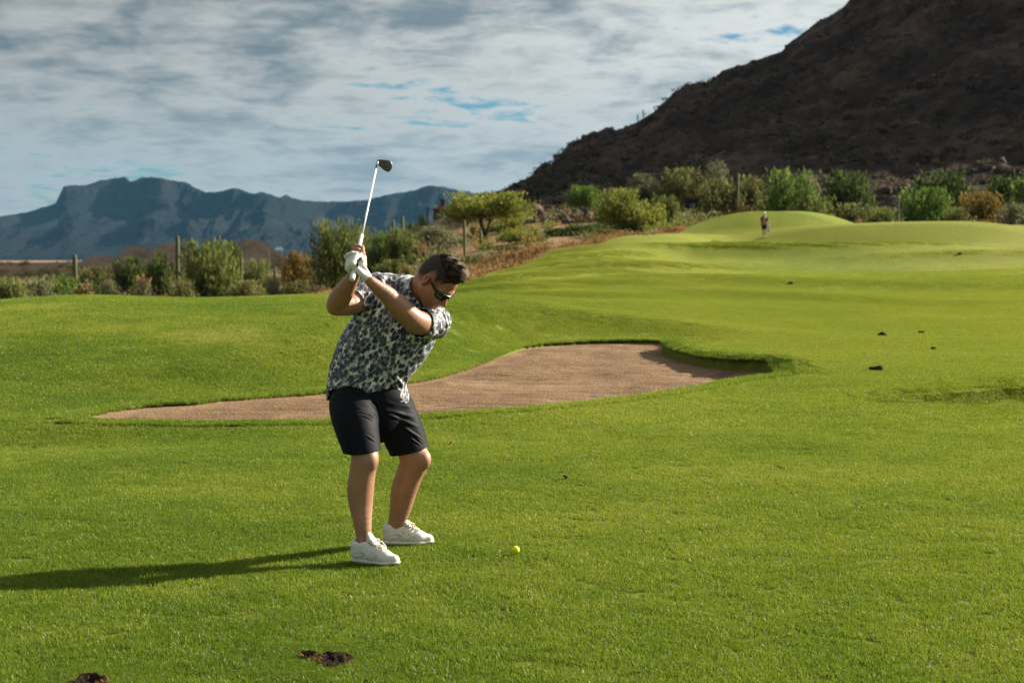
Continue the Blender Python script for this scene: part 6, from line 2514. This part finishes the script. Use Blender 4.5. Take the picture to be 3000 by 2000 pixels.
# dark clods scattered over the turf
M_SOIL = simple('dark_soil', (.022, .015, .011), .95, .05, (40, .9, .02), .4, 20)
M_BROWN = simple('brown_leaf', (.20, .10, .045), .8, .2, (60, .5, .004), .3, 30)
for i, (px, py, r_, lab) in enumerate(((2585, 985, .075, 'dark clod, upper left of those on the right-hand turf'), (2700, 977, .055, 'dark clod farthest right in the upper row on the turf'), (2738, 1025, .045, 'small dark clod below the upper row on the right-hand turf'),
                                       (2569, 1087, .075, 'largest dark clod, left of the grassy hollow'), (2315, 834, .07, 'small brown clod far up the fairway'), (2809, 746, .09, 'dark clod far up at the right of the fairway'), (2535, 1040, .02, 'tiny clod above the largest dark clod'))):
    x, y, z = hit(px, py)
    mb = MB()
    mb.blob((0, 0, .3 * r_), (r_, r_ * .8, r_ * .62), 20 + i, .5, 3)
    mb.blob((r_ * .8, -.1 * r_, .15 * r_), (r_ * .5, r_ * .4, r_ * .35), 40 + i, .5, 2)
    tag(obj('dirt_clod', mb.mesh('dirt_clod', M_SOIL), loc=(x, y, z + .008)), lab, 'clod', 'dark clods on the turf')
for i, (px, py, r_, lab) in enumerate(((1796, 1269, .028, 'curled orange-brown leaf on the turf right of the bunker'), (1658, 1416, .034, 'flat brown scrap on the turf between bunker and ball'), (1316, 1312, .022, 'tiny dark scrap by the left knee'))):
    x, y, z = hit(px, py)
    mb = MB()
    n_ = 9
    vs = []
    for k in range(n_):
        q = k / (n_ - 1)
        wv = r_ * .55 * math.sin(PI * min(.97, max(.03, q)))
        for s_ in (-1, 0, 1):
            vs.append(((q - .5) * 2 * r_, s_ * wv, .010 + .012 * abs(s_) + .012 * math.sin(q * 5 + i)))
    fs = [(k * 3 + s_, k * 3 + s_ + 1, k * 3 + s_ + 4, k * 3 + s_ + 3) for k in range(n_ - 1) for s_ in (0, 1)]
    mb.add(vs, fs)
    o = obj('dry_leaf', mb.mesh('dry_leaf', M_BROWN), loc=(x, y, z + .018))
    o.rotation_euler = (.1, .1, i * 1.3)
    md = o.modifiers.new('thick', 'SOLIDIFY')
    md.thickness = .0015
    tag(o, lab, 'leaf', 'dry scraps on the turf')

# divots: torn turf with bare soil and a straw rim
DIVOTS = []


def flat_pos(px, py):
    d = (CAMH + .02) * F / (py - HOR)
    return (px - 1500) / F * d, d


for i, (px, py, rx, ry, lab) in enumerate(((966, 1955, .066, .062, 'large dark divot near the bottom edge, below the golfer'), (893, 1942, .032, .026, 'small divot touching the left of the large one'), (243, 2020, .058, .045, 'divot cut by the bottom edge at the left'))):
    x, y = flat_pos(px, py)
    DIVOTS.append((x, y, rx, ry))
    root = tag(empty('divot', (x, y, H1(x, y))), lab, 'divot', 'divots in the foreground turf')
    n_r, n_a = 10, 30
    vs = [(0, 0, -.006)]
    for a_ in range(1, n_r + 1):
        for k in range(n_a):
            an = 2 * PI * k / n_a
            q = a_ / n_r
            wob = 1 + .16 * math.sin(3 * an + i) + .09 * math.sin(7 * an + 2 * i)
            xx, yy = math.cos(an) * rx * q * wob * 1.15, math.sin(an) * ry * q * wob * 1.15
            zz_ = -.006 + .014 * q ** 2 + .010 * mnoise.noise(Vector((xx * 55, yy * 55, i * 3.0))) + (.016 * max(0, math.sin(an)) * q if q < .95 else 0)
            vs.append((xx, yy, zz_ if a_ < n_r else -.004))
    fs = [(0, 1 + k, 1 + (k + 1) % n_a) for k in range(n_a)]
    for a_ in range(n_r - 1):
        for k in range(n_a):
            k2 = (k + 1) % n_a
            fs.append((1 + a_ * n_a + k, 1 + (a_ + 1) * n_a + k, 1 + (a_ + 1) * n_a + k2, 1 + a_ * n_a + k2))
    obj('soil', make_mesh('soil', vs, fs, M_SOIL), root, loc=(0, 0, .016))
    r = np.random.default_rng(70 + i)
    P, D = [], []
    for _ in range(int(420 * rx / .08)):
        an = r.uniform(-.5, PI + .25) if r.random() < .8 else r.uniform(0, 2 * PI)
        q = r.uniform(.75, 1.25)
        P.append((math.cos(an) * rx * q, math.sin(an) * ry * q, r.uniform(.006, .024)))
        D.append((math.cos(an) * .5, math.sin(an) * .3, .7))
    v, f = leaves(np.array(P), np.array(D), .026, .0032, r, .55)
    me = make_mesh('straw_rim', v, f, L_STRAW, False)
    attr(me, 'rnd', np.repeat(np.clip(r.normal(.5, .25, len(P)), 0, 1), 4))
    tag(obj('straw_rim', me, root), kind='stuff')

# flagstick far on the right
x, y, z = on_ground(2631, 121)
fs_ = tag(empty('flagstick', (x, y, z)), 'flagstick with a limp dark flag in front of the right-hand trees', 'flagstick')
top_ = CAMH + (HOR - 588) * 121 / F - z
part(fs_, 'pole', M_WHITEP, lambda m: m.tube([(0, 0, -.1), (0, 0, top_)], [.022, .018], 8))
mb = MB()
vs, fq = [], []
for i_ in range(8):
    for j_ in range(5):
        q = i_ / 7
        vs.append((.02 + .16 * j_ / 4 * (1 - .3 * q) + .03 * math.sin(5 * q + j_), .05 * math.sin(2.2 * j_ + 3 * q), top_ - .10 - .95 * q * (1 - .10 * j_)))
for i_ in range(7):
    for j_ in range(4):
        fq.append((i_ * 5 + j_, i_ * 5 + j_ + 1, i_ * 5 + j_ + 6, i_ * 5 + j_ + 5))
mb.add(vs, fq)
o = obj('flag', mb.mesh('flag', simple('navy_flag', (.012, .018, .028), .8, .2)), fs_)
md = o.modifiers.new('thick', 'SOLIDIFY')
md.thickness = .012
x, y, z = on_ground(2610, 120)
mk = tag(empty('marker_post', (x, y, z)), 'short dark marker post just left of the flagstick', 'post')
part(mk, 'post_body', M_DARKWOOD, lambda m: m.box((0, 0, .34), (.20, .18, .36), None, .7))
part(mk, 'post_cap', M_ADOBE, lambda m: m.box((0.02, 0, .73), (.16, .15, .03)))
# low bench at the turf edge
x, y, z = on_ground(1885, 99)
bn = tag(empty('bench', (x, y, z), .15), 'low pale bench on dark legs at the turf edge below the glowing tree', 'bench')
part(bn, 'seat', M_PALEW, lambda m: m.box((.28, 0, .42), (.55, .22, .035)))
part(bn, 'backrest', M_DARKWOOD, lambda m: m.box((-.5, .2, .46), (.55, .03, .12)))
for sx_ in (-.9, .7):
    part(bn, 'leg', M_DARKWOOD, lambda m: m.box((sx_, 0, .2), (.04, .18, .2)))

# ------------------------------------------------------------------ the man on the far green
FD_ = 103.0
fx_, fy_, fz_ = hit(2237, 699)
fman = tag(empty('person', (fx_, fy_, fz_)), 'distant man in white cap, dark shirt and shorts standing before the bright mound', 'person')
SCL = (700 - 628) * fy_ / F / 1.78


def fp(x, y, z):
    return np.array((x, y, z)) * SCL


mbody = Shape()
mbody.rc(fp(-.085, 0, .90), fp(-.09, -.02, .48), .085 * SCL, .058 * SCL, .03).rc(fp(-.09, -.02, .48), fp(-.10, .01, .06), .055 * SCL, .036 * SCL, .02)
mbody.rc(fp(.085, .03, .90), fp(.085, .05, .48), .085 * SCL, .058 * SCL, .03).rc(fp(.085, .05, .48), fp(.08, .09, .06), .055 * SCL, .036 * SCL, .02)
mbody.rc(fp(0, 0, .95), fp(0, 0, 1.38), .14 * SCL, .155 * SCL, .05)
mbody.rc(fp(0, 0, 1.40), fp(.005, -.02, 1.56), .055 * SCL, .052 * SCL, .03)
mbody.el(fp(.008, -.02, 1.655), np.array((.078, .095, .115)) * SCL, k=.02)
mbody.rc(fp(.008, -.115, 1.64), fp(.008, -.125, 1.625), .012 * SCL, .014 * SCL, .015)
mbody.rc(fp(-.19, 0, 1.40), fp(-.25, .0, 1.12), .050 * SCL, .040 * SCL, .02).rc(fp(-.25, 0, 1.12), fp(-.235, -.06, .88), .038 * SCL, .028 * SCL, .02).rc(fp(-.235, -.06, .88), fp(-.225, -.075, .79), .034 * SCL, .02 * SCL, .02)
mbody.rc(fp(.19, 0, 1.40), fp(.25, -.02, 1.12), .050 * SCL, .040 * SCL, .02).rc(fp(.25, -.02, 1.12), fp(.27, -.10, .90), .038 * SCL, .028 * SCL, .02).rc(fp(.27, -.10, .90), fp(.27, -.12, .81), .034 * SCL, .02 * SCL, .02)
b0 = Vector((fx_, fy_, fz_))


def fpart(nm, S, h, mat):
    v, q = surface(S, h, (-.5, -.45, -.03), (.5, .4, 1.95))
    return obj(nm, make_mesh(nm, v, q, mat), fman)


M_NAVY = simple('dark_grey_shirt', (.045, .052, .060), .85, .2, (200, .3, .002), .15, 20)
M_NAVYS = simple('navy_shorts', (.012, .014, .032), .85, .2, None, .15, 20)
fpart('body', mbody, .016, M_SKIN)
S = Shape()
S.rc(fp(0, 0, .92), fp(0, 0, 1.36), .165 * SCL, .178 * SCL, .05, n=(0, 1, 0), s=.75)
S.rc(fp(-.17, 0, 1.41), fp(-.232, 0, 1.20), .075 * SCL, .068 * SCL, .04).rc(fp(.17, 0, 1.41), fp(.232, -.01, 1.20), .075 * SCL, .068 * SCL, .04)
S.half(fp(0, 0, .86), (0, 0, -1), .01)
fpart('shirt', S, .016, M_NAVY)
S = Shape()
S.rc(fp(-.085, 0, .90), fp(-.092, -.01, .60), .110 * SCL, .098 * SCL, .03).rc(fp(.085, .02, .90), fp(.088, .04, .60), .110 * SCL, .098 * SCL, .03)
S.half(fp(0, 0, .56), (0, 0, -1), .005)
fpart('shorts', S, .016, M_NAVYS)
S = Shape()
S.el(fp(.008, -.015, 1.70), np.array((.092, .108, .085)) * SCL, k=.01)
S.el(fp(.008, -.125, 1.695), np.array((.075, .085, .013)) * SCL, k=.02)
S.half(fp(0, 0, 1.685), (0, 0, -1), .01)
fpart('cap', S, .014, M_WHITEP)
for (sx_, sy_) in ((-.10, -.03), (.08, .05)):
    S = Shape()
    S.rc(fp(sx_, sy_ + .06, .045), fp(sx_, sy_ - .12, .035), .045 * SCL, .04 * SCL, .02)
    S.half(fp(0, 0, .0), (0, 0, -1), .005)
    fpart('shoe', S, .014, M_SHOE)
# club hanging from his hand and a pale towel
hand = np.array((fx_, fy_, fz_)) + fp(.27, -.125, .80)
fc = tag(empty('golf_club', tuple(hand)), 'club held low by the distant man, head near the ground', 'golf club')
part(fc, 'shaft', M_STEEL, lambda m: m.tube([(-.01, 0, .10), (.06, -.02, -.72 * SCL)], [.010, .007], 8))
part(fc, 'grip', M_BLACKRUB, lambda m: m.tube([(-.018, .002, .20), (-.005, -.001, .05)], [.016, .014], 8))
part(fc, 'blade', M_STEEL, lambda m: m.box((.10, -.025, -.745 * SCL), (.055, .012, .028)))
mb = MB()
vs, fq = [], []
for i_ in range(9):
    for j_ in range(5):
        q = i_ / 8
        vs.append((-.075 + .15 * j_ / 4 + .02 * math.sin(4 * q + j_), -.02 + .028 * math.sin(2.4 * j_ + 2 * q), .05 - .42 * q))
for i_ in range(8):
    for j_ in range(4):
        fq.append((i_ * 5 + j_, i_ * 5 + j_ + 1, i_ * 5 + j_ + 6, i_ * 5 + j_ + 5))
mb.add(vs, fq)
o = obj('towel', mb.mesh('towel', simple('pale_towel', (.42, .47, .47), .95, .1, None, .1, 20)), loc=tuple(hand + np.array((0.0, -.02, -.02))))
md = o.modifiers.new('thick', 'SOLIDIFY')
md.thickness = .02
tag(o, 'pale grey towel hanging from the distant man\'s hand', 'towel')

# ------------------------------------------------------------------ turf blades
def mat_blade():
    m, t = material('grass_blade')
    g = t.n('ShaderNodeNewGeometry')
    pos = g.outputs['Position']
    r = t.n('ShaderNodeAttribute', attribute_name='rnd')
    h = t.n('ShaderNodeAttribute', attribute_name='hgt')
    oi = t.n('ShaderNodeObjectInfo')
    dry = turf_colour(t, pos)
    k = t.math('ADD', t.math('MULTIPLY', t.math('SUBTRACT', dry, .57), 3.0), r.outputs['Fac'])
    k = t.math('ADD', k, t.math('ADD', t.math('MULTIPLY', t.math('SUBTRACT', oi.outputs['Random'], .5), .12), -.13))
    col = t.ramp(k, [(.02, (.060, .125, .007)), (.24, (.128, .200, .013)), (.50, (.226, .270, .024)), (.76, (.33, .32, .046)), (.92, (.33, .30, .085)), (1.0, (.40, .33, .15))])
    fw = t.n('ShaderNodeAttribute', attribute_name='mown_light_i', attribute_type='INSTANCER')
    col = t.mix(t.math('MULTIPLY', fw.outputs['Fac'], .68), col, C4((.27, .27, .030)))  # mown tone and painted mid-field light; foreground blades stay darker
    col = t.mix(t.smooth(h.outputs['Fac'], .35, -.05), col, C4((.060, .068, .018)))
    d = t.n('ShaderNodeBsdfDiffuse', ins={'Color': col})
    tr = t.n('ShaderNodeBsdfTranslucent', ins={'Color': t.mix(.5, col, C4((.30, .40, .03)))})
    gl_ = t.n('ShaderNodeBsdfGlossy', ins={'Color': C4((.9, .95, .8)), 'Roughness': .42})
    mx = t.n('ShaderNodeMixShader', ins={0: .38, 1: d.outputs[0], 2: tr.outputs[0]})
    mx2 = t.n('ShaderNodeMixShader', ins={0: .022, 1: mx.outputs[0], 2: gl_.outputs[0]})
    out(t, mx2.outputs[0])
    return m


M_BLADEG = mat_blade()


def grass_tile(name, size, n, hgt, wid, seed):
    r = np.random.default_rng(seed)
    vs = np.zeros((n, 5, 3))
    bx, by = r.uniform(-size / 2, size / 2, n), r.uniform(-size / 2, size / 2, n)
    az = r.uniform(0, 2 * PI, n)
    lean = np.abs(r.normal(.0, .55, n)) + .12
    h = hgt * np.clip(r.normal(1, .28, n), .35, 1.9)
    la = r.uniform(0, 2 * PI, n)
    w_ = wid * r.uniform(.7, 1.3, n)
    cx, sx_ = np.cos(az) * w_ * .5, np.sin(az) * w_ * .5
    dx, dy = np.cos(la), np.sin(la)
    for k, (f, wf) in enumerate(((0, 1), (.55, .85))):
        ox = bx + dx * h * lean * f ** 1.6
        oy = by + dy * h * lean * f ** 1.6
        oz = h * f
        vs[:, 2 * k] = np.stack([ox - cx * wf, oy - sx_ * wf, oz], -1)
        vs[:, 2 * k + 1] = np.stack([ox + cx * wf, oy + sx_ * wf, oz], -1)
    vs[:, 4] = np.stack([bx + dx * h * lean, by + dy * h * lean, h * (1 - .18 * lean)], -1)
    b = np.arange(n)[:, None] * 5
    tri = np.concatenate([b + [0, 1, 3], b + [0, 3, 2], b + [2, 3, 4]])
    me = make_mesh(name, vs.reshape(-1, 3), tri, M_BLADEG, True)
    rn = np.clip(r.normal(.40, .17, n), 0, 1)
    straw = r.random(n) < .035
    rn = np.where(straw, r.uniform(.86, 1.1, n), rn)
    attr(me, 'rnd', np.repeat(rn, 5))
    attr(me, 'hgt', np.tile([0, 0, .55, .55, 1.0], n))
    return bpy.data.objects.new(name, me)      # lives only inside the instancing tree


def scatter(name, pts, rots, scl, mown_light_i, tiles, label):
    me = bpy.data.meshes.new(name)
    me.vertices.add(len(pts))
    me.vertices.foreach_set('co', np.asarray(pts, np.float32).ravel())
    a = me.attributes.new('rot', 'FLOAT_VECTOR', 'POINT')
    a.data.foreach_set('vector', np.asarray(rots, np.float32).ravel())
    attr(me, 'scl', scl)
    attr(me, 'mown_light_i', mown_light_i)
    a = me.attributes.new('pick', 'INT', 'POINT')
    a.data.foreach_set('value', rng.integers(0, len(tiles), len(pts)).astype(np.int32))
    o = obj(name, me)
    ng = bpy.data.node_groups.new(name, 'GeometryNodeTree')
    ng.interface.new_socket('Geometry', in_out='INPUT', socket_type='NodeSocketGeometry')
    ng.interface.new_socket('Geometry', in_out='OUTPUT', socket_type='NodeSocketGeometry')
    N = ng.nodes
    gi, go = N.new('NodeGroupInput'), N.new('NodeGroupOutput')
    ip = N.new('GeometryNodeInstanceOnPoints')
    g2i = N.new('GeometryNodeGeometryToInstance')
    for tl in tiles:
        oi = N.new('GeometryNodeObjectInfo')
        oi.inputs['Object'].default_value = tl
        ng.links.new(oi.outputs['Geometry'], g2i.inputs[0])

    def na(nm, ty):
        q = N.new('GeometryNodeInputNamedAttribute')
        q.data_type = ty
        q.inputs[0].default_value = nm
        return q.outputs[0]
    ng.links.new(gi.outputs[0], ip.inputs['Points'])
    ng.links.new(g2i.outputs[0], ip.inputs['Instance'])
    ip.inputs['Pick Instance'].default_value = True
    ng.links.new(na('pick', 'INT'), ip.inputs['Instance Index'])
    ng.links.new(na('rot', 'FLOAT_VECTOR'), ip.inputs['Rotation'])
    ng.links.new(na('scl', 'FLOAT'), ip.inputs['Scale'])
    ng.links.new(ip.outputs[0], go.inputs[0])
    md_ = o.modifiers.new('scatter', 'NODES')
    md_.node_group = ng
    return tag(o, label, kind='stuff')


def lay(xs, ys, tilt=True):
    zs = H0(xs, ys)
    e = .12
    gx = (H0(xs + e, ys) - H0(xs - e, ys)) / (2 * e)
    gy = (H0(xs, ys + e) - H0(xs, ys - e)) / (2 * e)
    yaw = rng.uniform(0, 2 * PI, len(xs))
    rots = []
    for a, b, c in zip(gx, gy, yaw):
        q = Vector((0, 0, 1)).rotation_difference(Vector((-a, -b, 1)).normalized())
        e_ = (q @ Matrix.Rotation(c, 3, 'Z').to_quaternion()).to_euler()
        rots.append(tuple(e_))
    return np.stack([xs, ys, zs], -1), np.array(rots)


SUPPRESS = []      # (x, y, radius) bare places, filled by the divots
for dv in DIVOTS:
    SUPPRESS.append(dv)


def clear_of(xs, ys, pad):
    ok = np.ones(len(xs), bool)
    for (x, y, rx, ry) in SUPPRESS:
        ok &= ((xs - x) / (rx + pad)) ** 2 + ((ys - y) / (ry + pad)) ** 2 > 1
    return ok


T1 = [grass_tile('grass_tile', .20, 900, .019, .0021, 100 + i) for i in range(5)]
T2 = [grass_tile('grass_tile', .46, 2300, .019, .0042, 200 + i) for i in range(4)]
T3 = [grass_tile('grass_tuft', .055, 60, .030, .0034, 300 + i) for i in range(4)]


def field(d0, d1, step, half):
    ys = np.arange(d0, d1, step)
    P = []
    for y in ys:
        hw = y * half + .6
        xs = np.arange(-hw, hw, step)
        P.append(np.stack([xs + rng.uniform(-.4, .4, len(xs)) * step, y + rng.uniform(-.4, .4, len(xs)) * step], -1))
    P = np.concatenate(P)
    return P[:, 0], P[:, 1]


xs, ys = field(3.6, 13.0, .145, .40)
k = (bunker_sd(xs, ys) < -.11) & clear_of(xs, ys, .115)
xs, ys = xs[k], ys[k]
p, r = lay(xs, ys)
scatter('turf_grass', p, r, rng.uniform(.85, 1.2, len(xs)), mown_light_mask(xs, ys) * .6, T1, 'short bright green turf blades of the foreground')

xs, ys = field(12.8, NEARD, .30, .40)
k = (bunker_sd(xs, ys) < -.26) & (ys < edge_d(xs, ys) - .5)
xs, ys = xs[k], ys[k]
p, r = lay(xs, ys)
p[:, 2] -= .021 * smoothstep(NEARD * .45, NEARD * .98, ys)
scatter('turf_grass', p, r, rng.uniform(.9, 1.1, len(xs)), mown_light_mask(xs, ys), T2, 'short green turf blades around and beyond the bunker')

# the lip of the bunker and the ragged edges of the divots get single tufts
tx, ty = [], []
n_ = len(BUNK)
for i in range(n_):
    a, b = BUNK[i], BUNK[(i + 1) % n_]
    L_ = np.linalg.norm(b - a)
    nn_ = np.array((b[1] - a[1], -(b[0] - a[0]))) / max(L_, 1e-6)
    for q in np.arange(0, L_, .020):
        for row in range(7):
            c = a + (b - a) * (q / L_) + nn_ * (rng.uniform(-.03, .01) + .042 * row)
            tx.append(c[0])
            ty.append(c[1])
tx, ty = np.array(tx), np.array(ty)
sdv = bunker_sd(tx, ty)
k = (sdv < .055) & (sdv > -.32)
tx, ty = tx[k], ty[k]
ex, ey = [], []
for (x, y, rx, ry) in SUPPRESS:
    for _ in range(int(1500 * (rx + .12) * (ry + .12) / .03) + 40):
        u, v = rng.uniform(-1, 1, 2)
        X_, Y_ = x + u * (rx + .2), y + v * (ry + .2)
        q = ((X_ - x) / rx) ** 2 + ((Y_ - y) / ry) ** 2
        if q > 1.0 + .45 * rng.random() and all(((X_ - a) / c) ** 2 + ((Y_ - b) / d) ** 2 > 1.0 for (a, b, c, d) in SUPPRESS):
            ex.append(X_)
            ey.append(Y_)
nrim = len(tx)
tx, ty = np.concatenate([tx, ex]), np.concatenate([ty, ey])
p, r = lay(tx, ty)
p[:, 2] -= .012 * smoothstep(-.02, .06, bunker_sd(tx, ty))
esc = rng.uniform(.8, 1.35, len(tx))
esc[nrim:] *= .48
scatter('edge_grass', p, r, esc, np.zeros(len(tx)), T3, 'ragged grass fringe overhanging the bunker rim')
